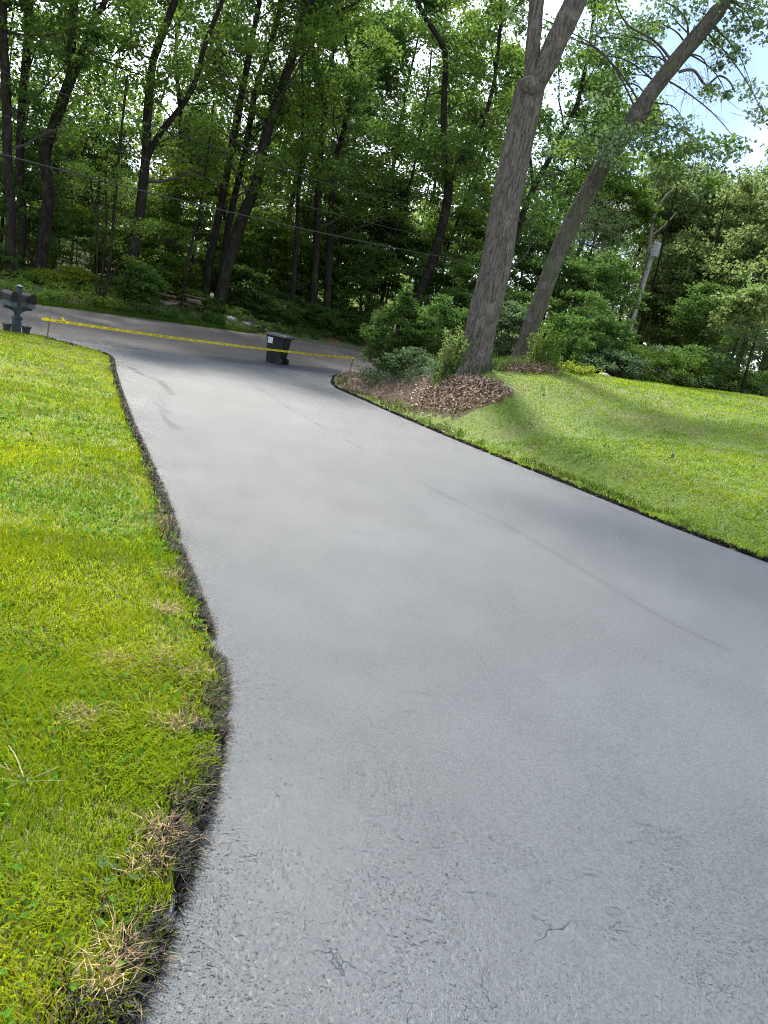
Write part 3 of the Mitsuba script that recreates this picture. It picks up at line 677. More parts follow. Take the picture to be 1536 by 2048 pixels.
def dry_leaves(mb, q, R, size, lift=0.03):
    n = len(q)
    P = np.c_[q, ground_z(q[:, 0], q[:, 1]) + R.uniform(0.0, lift, n)]
    mb.add(*leaves(P, size, R, DRY[R.integers(0, 4, n)] * R.uniform(0.6, 1.15, (n, 1)), 0.7, True))


R = rng(); mb = MB()
q = scatter(PILE, ((0, 60, 780),), R)
dry_leaves(mb, q, R, 0.07, 0.08)
put('leaf_pile', mb, 'litter_bsdf')
labels['leaf_pile'] = {'label': 'heap of brown dry leaves below the large oak trunk', 'category': 'dry leaves', 'kind': 'stuff'}
R = rng(); mb = MB()
q = scatter(MULCH, ((0, 60, 150),), R)
dry_leaves(mb, q, R, 0.065)
qs = [np.array(EDGE_R.interpolate(s).coords[0]) + [R.exponential(0.25), R.exponential(0.2)] for s in R.uniform(3.5, EDGE_R.length, 420)]
q2 = np.array(qs); q2 = q2[(sdist(q2[:, 0], q2[:, 1]) > 0.02) & (q2[:, 1] > 13.5)]
dry_leaves(mb, q2, R, 0.06)
put('scattered_leaves', mb, 'litter_bsdf')
labels['scattered_leaves'] = {'label': 'brown dry leaves scattered over the mulch bed and its edge', 'category': 'dry leaves', 'kind': 'stuff'}
# grass tufts through the bed's edge
R = rng(); mb = MB()
q = np.array([np.array(EDGE_R.interpolate(s).coords[0]) + [R.uniform(0.05, 0.5), R.uniform(0.0, 0.3)] for s in R.uniform(6, EDGE_R.length, 5000)])
q = q[(sdist(q[:, 0], q[:, 1]) > 0.03) & (meshkit.noise(np.c_[q * 2.5, q[:, :1] * 0], 41) > 0.42)]
blades(mb, np.c_[q, ground_z(q[:, 0], q[:, 1])], R.uniform(0.05, 0.13, len(q)), 0.02, R.uniform(0.2, 0.8, len(q)), R.uniform(0, 6.28, len(q)), np.array([0.06, 0.095, 0.018]) * R.uniform(0.6, 1.4, (len(q), 1)), False)
put('bed_edge_grass', mb, 'grass_bsdf')
labels['bed_edge_grass'] = {'label': 'ragged thin grass along the edge of the mulch bed', 'category': 'grass', 'kind': 'stuff'}
for i, (x, y, lab) in enumerate([(3.3, 19.6, 'single pale leaf on the bank lawn right of the leaf heap'), (2.9, 18.2, 'single pale leaf on the bank lawn below the leaf heap'), (3.9, 17.2, 'curled dark leaf on the middle of the bank lawn'),
                                 (5.2, 14.6, 'dark dry leaf low on the bank lawn near the black edge'), (8.2, 18.5, 'lone dark leaf high on the right bank lawn'),
                                 (-8.9, 16.6, 'white leaf on the far left lawn nearest the mailbox'), (-7.1, 14.9, 'pale leaf on the far left lawn nearer the driveway corner'), (-6.2, 13.2, 'small pale leaf on the left lawn in front of the others')]):
    R = rng(); mb = MB()
    pale = 'dark' not in lab
    mb.add(*leaves(np.array([[x, y, gz(x, y) + 0.06]]), 0.13, R, np.array([[0.5, 0.42, 0.3]]) if pale else np.array([[0.07, 0.05, 0.035]]), 1.2, True))
    put(thing('fallen_leaf', lab, 'leaf'), mb, 'litter_bsdf')

# ------------------------------------------------------------------ mailbox stand
scene['post_bsdf'] = prin((0.022, 0.032, 0.038), 0.55, specular=0.3)
scene['box_bsdf'] = prin((0.006, 0.006, 0.007), 0.4, specular=0.25)
scene['tube_bsdf'] = prin((0.05, 0.065, 0.075), 0.6, specular=0.3)
scene['pot_bsdf'] = prin((0.02, 0.02, 0.02), 0.6)
MX, MY = -10.35, 19.45
MZ = gz(MX, MY)
mf = frame(MX, MY, MZ, NORM)
m = thing('mailbox_stand', 'slate grey post carrying two black arched mailboxes at the lawn corner', 'mailbox')
put('post', box(-.055, .055, -.055, .055, -0.1, 1.17, .008), 'post_bsdf', m, xf=mf)
put('cap', trimesh.util.concatenate([box(-.075, .075, -.075, .075, 1.17, 1.195, .006), trimesh.convex.convex_hull(np.array([[-.07, -.07, 1.195], [.07, -.07, 1.195], [.07, .07, 1.195], [-.07, .07, 1.195], [0, 0, 1.235]]))]), 'tube_bsdf', m, xf=mf)
put('base_sleeve', trimesh.util.concatenate([box(-.085, .085, -.085, .085, -0.05, .36, .008), box(-.105, .105, -.105, .105, .36, .40, .008), box(-.09, .09, -.09, .09, .40, .43, .008)]), 'post_bsdf', m, xf=mf)
put('cross_arm', box(-.05, .05, -.36, .36, .60, .68, .006), 'post_bsdf', m, xf=mf)
arc = [(0.055, 0.30 + 0.14)] + [(0.055 + 0.27 * (1 - math.cos(a)), 0.44 + 0.16 * math.sin(a)) for a in np.linspace(0, math.pi / 2, 7)] + [(0.325, 0.60), (0.055, 0.60)]
for s in (-1, 1):
    pr = prism([(s * a, b) for a, b in arc], 0.05)
    v = pr.vertices.copy(); pr = trimesh.Trimesh(np.stack([v[:, 2] - .025, v[:, 0], v[:, 1]], -1), pr.faces)
    put('bracket', pr, 'post_bsdf', m, xf=mf)
for s in (-1, 1):
    yc = 0.235 * s
    ang = np.linspace(0, math.pi, 13)
    prof = [(yc - .095, .82), (yc + .095, .82)] + [(yc + .095 * math.cos(a), .95 + .095 * math.sin(a)) for a in ang]
    pr = prism(prof, 0.52); v = pr.vertices
    bx = trimesh.Trimesh(np.stack([v[:, 2] - .24, v[:, 0], v[:, 1]], -1), pr.faces); bx.fix_normals()
    k = put('mailbox', bx, 'box_bsdf', m, smooth=35, xf=mf)
    prof2 = [(yc + (a - yc) * 1.06, .885 + (b - .885) * 1.06) for a, b in prof]
    for nm, x0, dd in (('rear_rim', .262, .02), ('door', -.275, .034)):
        pr = prism(prof2, dd); v = pr.vertices
        dr_ = trimesh.Trimesh(np.stack([v[:, 2] + x0, v[:, 0], v[:, 1]], -1), pr.faces); dr_.fix_normals()
        put(nm, dr_, 'box_bsdf', k, xf=mf)
    nb = trimesh.util.concatenate([box(-.2, .25, yc - .09, yc + .09, .68, .692, .002), box(-.2, .25, yc - .09, yc - .078, .692, .80, .002), box(-.2, .25, yc + .078, yc + .09, .692, .80, .002),
                                   box(-.2, .25, yc - .09, yc + .09, .80, .812, .002), box(.238, .25, yc - .078, yc + .078, .692, .80, .002)])
    put('newspaper_box', nb, 'tube_bsdf', m, xf=mf)
for s, lab in ((-1, 'small black square pot on the left foot of the mailbox post'), (1, 'small black square pot on the right foot of the mailbox post')):
    c = mf @ np.array([0.02, 0.25 * s, 0, 1])
    pf = frame(c[0], c[1], gz(c[0], c[1]) + 0.01, NORM)
    k = thing('planter_pot', lab, 'pot')
    h = np.array([[x * r, y * r, z] for z, r in ((0, .06), (.19, .082)) for x in (-1, 1) for y in (-1, 1)])
    put('body', trimesh.convex.convex_hull(h), 'pot_bsdf', k, xf=pf)
    put('rim', trimesh.util.concatenate([box(-.1, .1, -.1, -.078, .17, .205), box(-.1, .1, .078, .1, .17, .205), box(-.1, -.078, -.077, .077, .17, .205), box(.078, .1, -.077, .077, .17, .205)]), 'pot_bsdf', k, xf=pf)

# ------------------------------------------------------------------ stakes and tape
scene['stake_bsdf'] = prin(proc(lambda p, n, uv: mix((0.07, 0.05, 0.035), (0.16, 0.12, 0.085), fbm(p.x * 40, p.y * 40, p.z * 6))), 0.85)
scene['tape_bsdf'] = {'type': 'principledthin', 'base_color': {'type': 'rgb', 'value': [0.60, 0.48, 0.025]}, 'roughness': 0.35, 'diff_trans': 0.5}
scene['ink_bsdf'] = two(prin((0.02, 0.02, 0.018), 0.5))
SL, SR = np.array([-9.48, 19.35]), np.array([-2.6, 30.6])
tops = []
for (x, y), lean, h, lab in ((SL, (0.03, 0.0), 0.62, 'thin wooden stake holding the left end of the tape beside the mailbox'), (SR, (0.07, -0.02), 0.62, 'thin wooden stake holding the right end of the tape at the mulch bed')):
    z = gz(x, y)
    b = np.array([x, y, z - 0.1]); t = np.array([x + lean[0], y + lean[1], z + h])
    tops.append(t)
    fr = np.eye(4); zz = (t - b) / np.linalg.norm(t - b); fr = frame(*b, (1, 0.3, 0), zz)
    L = np.linalg.norm(t - b)
    put('shaft', box(-.016, .016, -.016, .016, 0, L, .003), 'stake_bsdf', (k := thing('stake', lab, 'stake')), xf=fr)
A, B = tops[0] + [0, 0, -0.09], tops[1] + [0, 0, -0.05]
k = thing('barrier_tape', 'yellow plastic barrier tape with black printing stretched across the driveway mouth', 'barrier tape')
N = 90
s = np.linspace(-0.018, 1, N)
d = B - A; Ltape = np.linalg.norm(d); dn = d / Ltape
side = np.cross(dn, [0, 0, 1.0]); side /= np.linalg.norm(side)        # towards the house
twist = 0.12 * np.sin(s * 9) + 0.10 * np.sin(s * 23 + 1)


def tape_at(u, wv, off=0.0):
    """A point of the tape: u along it 0..1, wv across it in metres."""
    c = A + d * u[:, None] + np.c_[np.zeros((len(u), 2)), -0.22 * 4 * np.clip(u, 0, 1) * (1 - np.clip(u, 0, 1)) * 0.35]
    tw = 0.12 * np.sin(u * 9) + 0.10 * np.sin(u * 23 + 1)
    upv = np.cos(tw)[:, None] * np.array([0, 0, 1.0]) + np.sin(tw)[:, None] * side
    nv = np.cos(tw)[:, None] * side - np.sin(tw)[:, None] * np.array([0, 0, 1.0])
    return c + upv * wv[:, None] + nv * (np.zeros(len(u)) + off + 0.022)[:, None]


lo, hi = tape_at(s, np.full(N, -0.033)), tape_at(s, np.full(N, 0.033))
i = np.arange(N - 1)
put('ribbon', MB().add(np.vstack([lo, hi]), np.stack([i, i + 1, i + 1 + N, i + N], -1)), 'tape_bsdf', k, smooth=True)
tm = meshkit.text_mesh('CAUTION', 0.042, 0.0006, True)
tv, tf = np.array(tm.vertices), np.array(tm.faces)
tw_ = tv[:, 0].max()
mb = MB()
for x0 in np.arange(0.15, Ltape - tw_ - 0.05, tw_ + 0.11):
    u = (x0 + tv[:, 0]) / Ltape
    mb.add(tape_at(u, tv[:, 1] - 0.021, 0.0012 + tv[:, 2]), tf)
put('lettering', mb, 'ink_bsdf', k, label='row of black printed words along the yellow tape', kind='stuff')
for q in ([A + [-0.10, -0.03, -0.05], A + [0.02, 0.01, -0.035], A + [0.02, 0.01, 0.04], A + [-0.11, -0.02, 0.035]], [A + [0.20, 0.30, 0.0], A + [0.26, 0.34, 0.02], A + [0.16, 0.36, 0.10], A + [0.13, 0.34, 0.09]]):
    put('loose_end', MB().add(np.array(q), np.array([[0, 1, 2, 3]])), 'tape_bsdf', k)

# ------------------------------------------------------------------ wheeled bin
scene['bin_bsdf'] = prin((0.006, 0.009, 0.009), 0.55, specular=0.3)
scene['lid_bsdf'] = prin((0.035, 0.04, 0.04), 0.5)
scene['white_print'] = two(prin((0.72, 0.73, 0.74), 0.6))
scene['rubber_bsdf'] = prin((0.012, 0.012, 0.012), 0.8)
BX, BY = -5.12, 28.0
bf = frame(BX, BY, float(zb(BY)) + 0.002, (0.96, -0.28, 0))
k = thing('wheeled_bin', 'dark green wheeled rubbish bin standing at the driveway mouth behind the tape', 'bin')


def rrect(x0, x1, y0, y1, r, n=5):
    P = []
    for cx, cy, a0 in ((x1 - r, y1 - r, 0), (x0 + r, y1 - r, 90), (x0 + r, y0 + r, 180), (x1 - r, y0 + r, 270)):
        for a in np.linspace(a0, a0 + 90, n): P.append((cx + r * math.cos(math.radians(a)), cy + r * math.sin(math.radians(a))))
    return np.array(P)


def loft(rings):
    n = len(rings[0]); V = np.vstack(rings); f = []
    for r in range(len(rings) - 1):
        i = np.arange(n); j = (i + 1) % n
        f.append(np.stack([r * n + i, r * n + j, (r + 1) * n + j, (r + 1) * n + i], -1))
    f = np.vstack(f); f = np.vstack([f[:, [0, 1, 2]], f[:, [0, 2, 3]]])
    e = (len(rings) - 1) * n
    caps = [[0, i + 1, i] for i in range(1, n - 1)] + [[e, e + i, e + i + 1] for i in range(1, n - 1)]
    return trimesh.Trimesh(V, np.vstack([f, caps]), process=False)


def ring(z, x0, x1, y0, y1, r): return np.c_[rrect(x0, x1, y0, y1, r), np.full(20, z)]


put('body', loft([ring(0.03, -.30, .24, -.24, .24, .05), ring(.22, -.315, .26, -.255, .255, .05), ring(.26, -.318, .30, -.26, .26, .05), ring(.94, -.37, .355, -.315, .315, .06), ring(.95, -.395, .385, -.34, .34, .06), ring(1.0, -.40, .39, -.345, .345, .06)]),
    'bin_bsdf', k, smooth=35, xf=bf)
put('lid', loft([ring(1.003, -.44, .42, -.37, .37, .08), ring(1.045, -.44, .42, -.37, .37, .08), ring(1.075, -.40, .40, -.33, .33, .10), ring(1.095, -.30, .32, -.24, .24, .10)]), 'lid_bsdf', k, smooth=35, xf=bf)
put('handle', MB().add(*tube([(.39, -.25, .96), (.47, -.25, 1.0), (.49, -.22, 1.0), (.49, .22, 1.0), (.47, .25, 1.0), (.39, .25, .96)], .016, 8)), 'bin_bsdf', k, smooth=40, xf=bf)
put('axle', MB().add(*tube([(.27, -.30, .125), (.27, .30, .125)], .012, 8)), 'rubber_bsdf', k, xf=bf)
for sgn in (-1, 1):
    ang = np.linspace(0, 2 * np.pi, 25)[:-1]
    rr = [(.02, .055), (.02, .09), (.03, .115), (.05, .125), (.075, .125), (.09, .115), (.095, .09), (.08, .055)]
    V = np.vstack([np.stack([.27 + r * np.cos(ang), np.full(24, sgn * (.235 + q)), .127 + r * np.sin(ang)], -1) for q, r in rr])
    f = [np.stack([a * 24 + np.arange(24), a * 24 + (np.arange(24) + 1) % 24, (a + 1) * 24 + (np.arange(24) + 1) % 24, (a + 1) * 24 + np.arange(24)], -1) for a in range(7)]
    f = np.vstack(f); f = np.vstack([f[:, [0, 1, 2]], f[:, [0, 2, 3]]])
    w = put('wheel', trimesh.Trimesh(V, f if sgn < 0 else f[:, ::-1], process=False), 'rubber_bsdf', k, smooth=40, xf=bf)
    put('hub', MB().add(*tube([(.27, sgn * .245, .127), (.27, sgn * .315, .127)], .06, 16)), 'bin_bsdf', w, xf=bf)
# pale printed sticker on the side towards the house
zc, lean_ = 0.80, (0.315 - 0.26) / 0.68
lab_m = MB()


def on_side(x0, x1, z0, z1, off):
    y = lambda z: -(0.26 + (z - .26) * lean_) - off
    return np.array([[x0, y(z0), z0], [x1, y(z0), z0], [x1, y(z1), z1], [x0, y(z1), z1]])


for r_ in range(3):
    for c_ in range(3):
        x0 = -.30 + c_ * .068; z0 = .72 + r_ * .075
        lab_m.add(on_side(x0, x0 + .056, z0, z0 + .055, .003), np.array([[0, 1, 2, 3]]))
put('printed_label', lab_m, 'white_print', k, xf=bf, label='white printed marks on the side of the bin')
for zz in (.35, .55): pass
put('side_rib', trimesh.util.concatenate([box(-.34, .31, -.292, -.284, .60, .625, .002)]), 'bin_bsdf', k, xf=bf)

# ------------------------------------------------------------------ pole, wires
scene['pole_bsdf'] = bump(prin(proc(lambda p, n, uv: mix((0.20, 0.19, 0.18), (0.36, 0.35, 0.335), fbm(p.x * 30, p.y * 30, p.z * 1.5))), 0.85), lambda p, n, uv: 0.01 * fbm(p.x * 60, p.y * 60, p.z * 2), 1.0, 4e-3)
scene['can_bsdf'] = prin((0.24, 0.255, 0.265), 0.5)
scene['wire_bsdf'] = prin((0.018, 0.02, 0.02), 0.7, specular=0.2)
scene['cable_bsdf'] = prin((0.03, 0.035, 0.035), 0.65, specular=0.3)
scene['steel_bsdf'] = prin((0.10, 0.10, 0.10), 0.5, metallic=0.5)
P0, P1 = np.array(D['pole'][0]), np.array(D['pole'][1])
px, py = 15.28, 60.0
pz = gz(px, py)
k = thing('utility_pole', 'grey wooden utility pole with a transformer standing behind the shrubs on the right', 'utility pole')
put('pole', MB().add(*tube([(px, py, pz - .5), (px + .05, py, 3), (px + .08, py, 6), (px + .1, py, 9.9)], [.19, .17, .155, .13], 14)), 'pole_bsdf', k, smooth=40)
tr = put('transformer', trimesh.util.concatenate([trimesh.Trimesh(*tube([(px + .12, py - .46, 8.72), (px + .12, py - .46, 9.62)], .27, 20), process=False), trimesh.Trimesh(*tube([(px + .12, py - .46, 9.62), (px + .12, py - .46, 9.70)], [.29, .24], 20), process=False)]), 'can_bsdf', k, smooth=40)
for a in (-.12, .12): put('bushing', MB().add(*tube([(px + .12 + a, py - .46, 9.68), (px + .12 + a, py - .46, 9.95)], [.05, .03], 8)), 'steel_bsdf', tr)
for z in (8.9, 9.4): put('bracket', box(px + .06, px + .16, py - .22, py - .1, z, z + .08), 'steel_bsdf', tr)
put('conduit', MB().add(*tube([(px - .20, py - .06, pz - .3), (px - .155, py - .08, 3), (px - .12, py - .08, 6.3)], .05, 8)), 'wire_bsdf', k)
for z in (6.41, 7.83, 9.28): put('crossarm_bolt', box(px - .3, px + .02, py - .2, py - .13, z - .03, z + .03), 'steel_bsdf', k)
for key, rad, lab in (('a', 0.011, 'highest thin overhead wire running along the road to the transformer'), ('b', 0.010, 'middle thin overhead wire running along the road'), ('c', 0.021, 'thick lowest overhead cable running along the road')):
    w = np.array(D['wires'][key])
    q = (w[:, :2] - w[0, :2]) @ EAST[:2]
    co = np.polyfit(q, w[:, 2], 3)
    lq = np.linspace(q[0] - 26, q[-1], 90)
    end = np.array([px - .2, py - .17])
    st = end - EAST[:2] * (q[-1])
    pts = np.c_[st + lq[:, None] * EAST[:2], np.where(lq < 0, np.polyval(co, 0) - lq * 0.02, np.polyval(co, np.maximum(lq, 0)))]
    put('strand', MB().add(*tube(pts, rad, 6)), 'cable_bsdf', thing('overhead_wire', lab, 'wire'))
w = np.array(D['wires']['c'])
c = w[-2] + [0.9, 1.2, 0.16]
cf = frame(*c, EAST)
k = thing('splice_case', 'black splice case hanging on the lowest cable just left of the utility pole', 'cable box')
put('case', loft([ring(-.13, -.33, .33, -.09, .09, .05), ring(.0, -.36, .36, -.11, .11, .06), ring(.1, -.33, .33, -.09, .09, .05)]), 'rubber_bsdf', k, xf=cf)
for a in (-.2, .2): put('clamp', box(a - .02, a + .02, -.02, .02, .1, .2), 'steel_bsdf', k, xf=cf)
for (a, b), lab in zip(D['guys'], ('longer guy wire sloping down right from the utility pole', 'shorter guy wire sloping down right from the utility pole')):
    a, b = np.array(a), np.array(b); e = b + (b - a) * 0.7
    put('strand', MB().add(*tube([a, b, e], 0.011, 5)), 'wire_bsdf', thing('guy_wire', lab, 'wire'))

# ------------------------------------------------------------------ the two oaks on the bank


def furrows(lim, zg=-9.0, R0=0.0):
    def f(pos, ang, rad):
        q = np.stack([np.cos(ang)[None, :] * rad[:, None] * 17, np.sin(ang)[None, :] * rad[:, None] * 17, pos[..., 2] * 1.5], -1)
        r = np.abs(meshkit.fbm(q, 3, 51) - 0.5) * 2
        roots = 0.30 * rad[:, None] * np.exp(-np.clip(pos[..., 2] - zg, 0, None) / 0.28) * (0.5 + 0.5 * np.cos(5 * ang + R0 + np.sin(2 * ang)))[None, :] * (1.0 if zg > -5 else 0.0)
        return roots - lim * np.clip(1 - r * 3.2, 0, 1) + 0.03 * (meshkit.noise(q * 0.25, 52) - 0.5)
    return f


def ground_start(pts, drop=0.4):
    p = [np.array(a, float) for a in pts]
    z = gz(p[0][0], p[0][1])
    while len(p) > 2 and p[1][2] < z: p.pop(0)
    p[0] = np.array([p[0][0], p[0][1], z - drop])
    return p


def oak(src, label, mat, ztop, moss=False, fork=True):
    R = rng()
    st = D['trees'][src]
    k = thing('oak_tree', label, 'tree')
    tw, lf = MB(), MB()
    stems = []
    for i, (r0, r1, pts) in enumerate(st):
        r0, r1 = (0.88 * r0, 0.88 * r1) if src == 'oak1' else (0.78 * r0, 0.78 * r1)
        p = ground_start(pts) if i == 0 else [np.array(a) for a in pts]
        big = r0 > 0.15
        if big and not (fork and i == 0):
            p = extend(p, ztop, R)
        q = spline(p, 160 if i == 0 else 70)
        s = np.linspace(0, 1, len(q))
        rad = r0 + (r1 - r0) * s
        if big and not (fork and i == 0): rad = np.where(q[:, 2] > 11, np.maximum(r1 * (1 - (q[:, 2] - 11) / (ztop - 9)), 0.03), rad)
        if i == 0:
            hz = q[:, 2] - gz(q[0, 0], q[0, 1])
            rad = rad * (0.94 + 0.16 * np.exp(-np.clip(hz, 0, None) / 0.3))
        if src == 'oak2' and i == 0:
            rad = rad * (1 + 0.28 * np.exp(-((q[:, 2] - 8.05) / 0.22) ** 2))
        if big:
            put('trunk' if i == 0 else 'limb', MB().add(*tube(q, rad, 110 if i == 0 else 64, furrows(0.028 if not moss else 0.018, gz(q[0, 0], q[0, 1]) if i == 0 else -9, 1.3))), mat, k, smooth=True)
        else:
            put('branch', MB().add(*tube(q, rad, 7)), mat, k, smooth=True)
        if big and not (fork and i == 0): stems.append(q)
    if src == 'oak1':
        c = np.array([1.30, 21.74, 7.55]); ico = trimesh.creation.icosphere(3, 1.0)
        v = ico.vertices * (0.27, 0.22, 0.27) * (1 + 0.25 * (meshkit.fbm(ico.vertices * 3, 3, 5) - 0.5))[:, None]
        put('burl', trimesh.Trimesh(v + c, ico.faces), mat, k, smooth=True, label='dark knotted burl at the fork')
    for q in stems:
        hi = q[q[:, 2] > 9.8]
        grow(tw, lf, hi, 0.2, R, 11.4, 9, 4.4, 50, 0.15, 0, 0.85, 0.5, 4, 0.06, lobed=True)
    if src == 'oak2':
        C = np.array(D['oak2clumps'])
        clumps(lf, C[:, :3], C[:, 3], 0.55, (C[:, 3] * 230).astype(int), 0.125, 3, R, True, 0.75, 0.3)
        clumps(lf, C[:22, :3] + R.normal(0, 0.5, (22, 3)), C[:22, 3] * 0.7, 0.6, 90, 0.12, 1, R, True, 0.75, 0.3)
        main = spline(ground_start(st[0][2]), 160)
        for c in C[:, :3]:
            j = int(np.argmin(np.linalg.norm(main - (c + [-0.5, 0, 0.3]), axis=1)))
            j = max(j, 60)
            a = main[j]
            mid = (a + c) / 2 + [0, 0, 0.25 * np.linalg.norm(c - a) * 0.5] + R.normal(0, 0.1, 3)
            q = spline([a, mid, c + R.normal(0, 0.1, 3)], 9)
            tw.add(*tube(q, np.linspace(0.028, 0.008, 9), 5, cap=False))
            for _ in range(3):
                w = limb(q[R.integers(4, 9)], c - a + R.normal(0, 0.7, 3), 0.5, R, 4)
                tw.add(*tube(w, np.linspace(0.009, 0.004, 4), 3, cap=False))
        dead = MB()
        for _ in range(46):
            b = np.array([5.9, 24.0, 9.2]) + R.normal(0, 1, 3) * (0.6, 0.4, 0.25)
            d0 = np.array([R.uniform(-0.3, 1), R.normal(0, .3), -R.uniform(0.1, 0.9)])
            w = limb(b, d0, R.uniform(0.4, 1.1), R, 6, 0.0, 0.3)
            dead.add(*tube(w, np.linspace(0.008, 0.003, 6), 3, cap=False))
        put('dead_twigs', dead, 'pale_twig', k, kind='stuff', label='pale leafless twigs hanging in the gap of blue sky')
    put('branches', tw, 'twig_bsdf', k, kind='stuff')
    put('crown', lf, 'leaf_bsdf', k)


oak('oak1', 'thick straight grey oak trunk with furrowed bark that forks in two near the top', 'oak_bark', 18.5)
oak('oak2', 'leaning mossy oak trunk with drooping leafy branches right of the thick forked oak', 'mossy_bark', 17.5, True, False)

# ------------------------------------------------------------------ traced trees across the road
TREES = [('T1', 19, 'straight dark trunk at the far left edge of the woods'), ('T1b', 18, 'second dark trunk from the left edge half covered by leaves'), ('T2', 20, 'crooked dark tree with broken lower trunk that forks high at upper left'),
         ('T3', 21, 'dark tree behind the left part of the tape with one big side limb rising right'), ('T4', 22, 'leftmost of the three close leaning trunks left of the bin'), ('T5', 22, 'middle slim trunk of the three close leaning trunks'),
         ('T6', 22, 'thickest of the three close leaning trunks with a bare limb near the top'), ('T7', 18, 'slim upright dark trunk just right of the three leaning trunks'), ('T8', 20, 'dark trunk above the wheeled bin bending left at the top'),
         ('T9', 21, 'dark trunk above the wheeled bin with a rightward bulge, partner of the left bending one'), ('T10', 22, 'dark forked tree with two wide curved limbs left of the thick oak'), ('T11', 21, 'thin far trunk leaning right behind the forked dark tree'),
         ('T12', 21, 'dark curving tree seen between the two oaks')]
for src, ztop, lab in TREES:
    R = rng()
    k = thing('woodland_tree', lab, 'tree')
    tw, lf = MB(), MB()
    for i, (r0, r1, pts) in enumerate(D['trees'][src]):
        p = ground_start(pts) if i == 0 else [np.array(a) for a in pts]
        p = [a + np.array([0, R.normal(0, 0.06) * (j > 0), 0]) for j, a in enumerate(p)]
        top = p[-1][2] > 9 and (i > 0 or len(D['trees'][src]) == 1 or src not in ('T2', 'T10')) and r1 > 0.06
        if top: p = extend(p, ztop * R.uniform(0.9, 1.05), R)
        r0, r1 = 0.8 * r0, 0.8 * r1
        q = spline(p, 26)
        s = np.linspace(0, 1, len(q))
        rad = r0 + (r1 - r0) * np.minimum(s * (1.5 if top else 1), 1)
        if top: rad = rad * np.where(s > 0.66, 1 - (s - 0.66) * 2.6, 1)
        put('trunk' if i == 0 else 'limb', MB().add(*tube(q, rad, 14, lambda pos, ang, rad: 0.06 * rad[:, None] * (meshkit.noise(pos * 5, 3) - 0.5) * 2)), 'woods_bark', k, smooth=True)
        if top: grow(tw, lf, q, r0, R, 4.0, 15 if src in ('T1', 'T1b', 'T2', 'T3') else 25, 4.0, 66, 0.19, R.integers(0, 2), 0.85, 0.45, 5)
        elif r0 > 0.09: grow(tw, lf, q, r0, R, max(q[0, 2] + 1, 5.5), 4, 2.2, 50, 0.15, 0, 0.7, 0.45, 3, 0.03)
    if lf.n:
        put('branches', tw, 'twig_bsdf', k, kind='stuff')
        put('crown', lf, 'leaf_bsdf', k)

for src, lab in (('sapA', 'leftmost of the four thin saplings beyond the left end of the tape'), ('sapB', 'second of the four thin saplings beyond the left end of the tape'), ('sapC', 'third thin sapling with a branch rising to the right'), ('sapD', 'lone thin sapling growing beside the pile of scrap boards'),
                 ('T13', 'pale bare topped dead tree behind the utility pole'), ('T14', 'young tree with yellow green leaves at the right edge')):
    R = rng(); k = thing('sapling' if src[0] == 's' else 'young_tree', lab, 'tree')
    tw, lf = MB(), MB()
    for i, (r0, r1, pts) in enumerate(D['trees'][src]):
        p = ground_start(pts) if i == 0 else [np.array(a) for a in pts]
        q = spline(p, 18)
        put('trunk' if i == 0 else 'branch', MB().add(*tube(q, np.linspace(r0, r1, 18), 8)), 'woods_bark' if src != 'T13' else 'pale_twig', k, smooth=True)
        if src != 'T13': grow(tw, lf, q, r0, R, 2.2 if i == 0 else q[0, 2] + 0.8, 7, 1.3, 40, 0.12, 1, 0.5, 0.3, 2, 0.015)
    if lf.n:
        put('branches', tw, 'twig_bsdf', k, kind='stuff'); put('crown', lf, 'leaf_bsdf', k)

# tall trees behind, and beside the view
ORD = ['first', 'second', 'third', 'fourth', 'fifth', 'sixth', 'seventh', 'eighth', 'ninth']
for i, (x, y, h) in enumerate(D['over']):
    R = rng()
    z = gz(x, y)
    right = x > 12
    zone = 2 if right else (1 if x > -20 else 0)
    same = sorted((xx / yy, xx, yy) for xx, yy, _ in D['over'] if (2 if xx > 12 else (1 if xx > -20 else 0)) == zone)
    nth = ORD[[q_[1:] for q_ in same].index((x, y))]
    lab = (f'{nth} tall dark tree from the left at the left end of the woods', f'{nth} tall tree from the left deep in the woods behind the roadside trunks', f'{nth} tall light green tree from the left in the far right background')[zone]
    k = thing('background_tree', lab, 'tree', ('tall trees at the left end', 'tall trees deep in the woods', 'light green trees far right')[zone])
    q = spline([(x, y, z - 0.3), (x + R.normal(0, .3), y, z + h * .4), (x + R.normal(0, .6), y, z + h * .75), (x + R.normal(0, .8), y, z + h)], 24)
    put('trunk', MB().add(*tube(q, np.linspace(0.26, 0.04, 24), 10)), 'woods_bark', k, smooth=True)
    tw, lf = MB(), MB()
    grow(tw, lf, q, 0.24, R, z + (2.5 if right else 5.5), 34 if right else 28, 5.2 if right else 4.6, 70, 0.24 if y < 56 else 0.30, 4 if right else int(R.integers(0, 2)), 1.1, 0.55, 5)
    put('branches', tw, 'twig_bsdf', k, kind='stuff'); put('crown', lf, 'leaf_bsdf', k)

# ------------------------------------------------------------------ understory
WHERE = [(-17.5, 'behind the mailbox at the left edge'), (-13.3, 'behind the left part of the tape'), (-9, 'among the three leaning trunks'), (-5, 'behind the wheeled bin'), (-1.2, 'behind the layered bush'), (3.3, 'behind the thick oak'),
         (7.5, 'right of the leaning oak'), (13, 'around the utility pole'), (99, 'at the right edge')]
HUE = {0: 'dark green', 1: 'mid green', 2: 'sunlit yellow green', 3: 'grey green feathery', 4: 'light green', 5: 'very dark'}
def under_label(x, y, pal):
    wh = next(w for lim, w in WHERE if x * 42 / y < lim or lim == 99)
    return f"{HUE[pal]} {'young conifer' if pal in (3, 5) else 'understory tree'}", wh


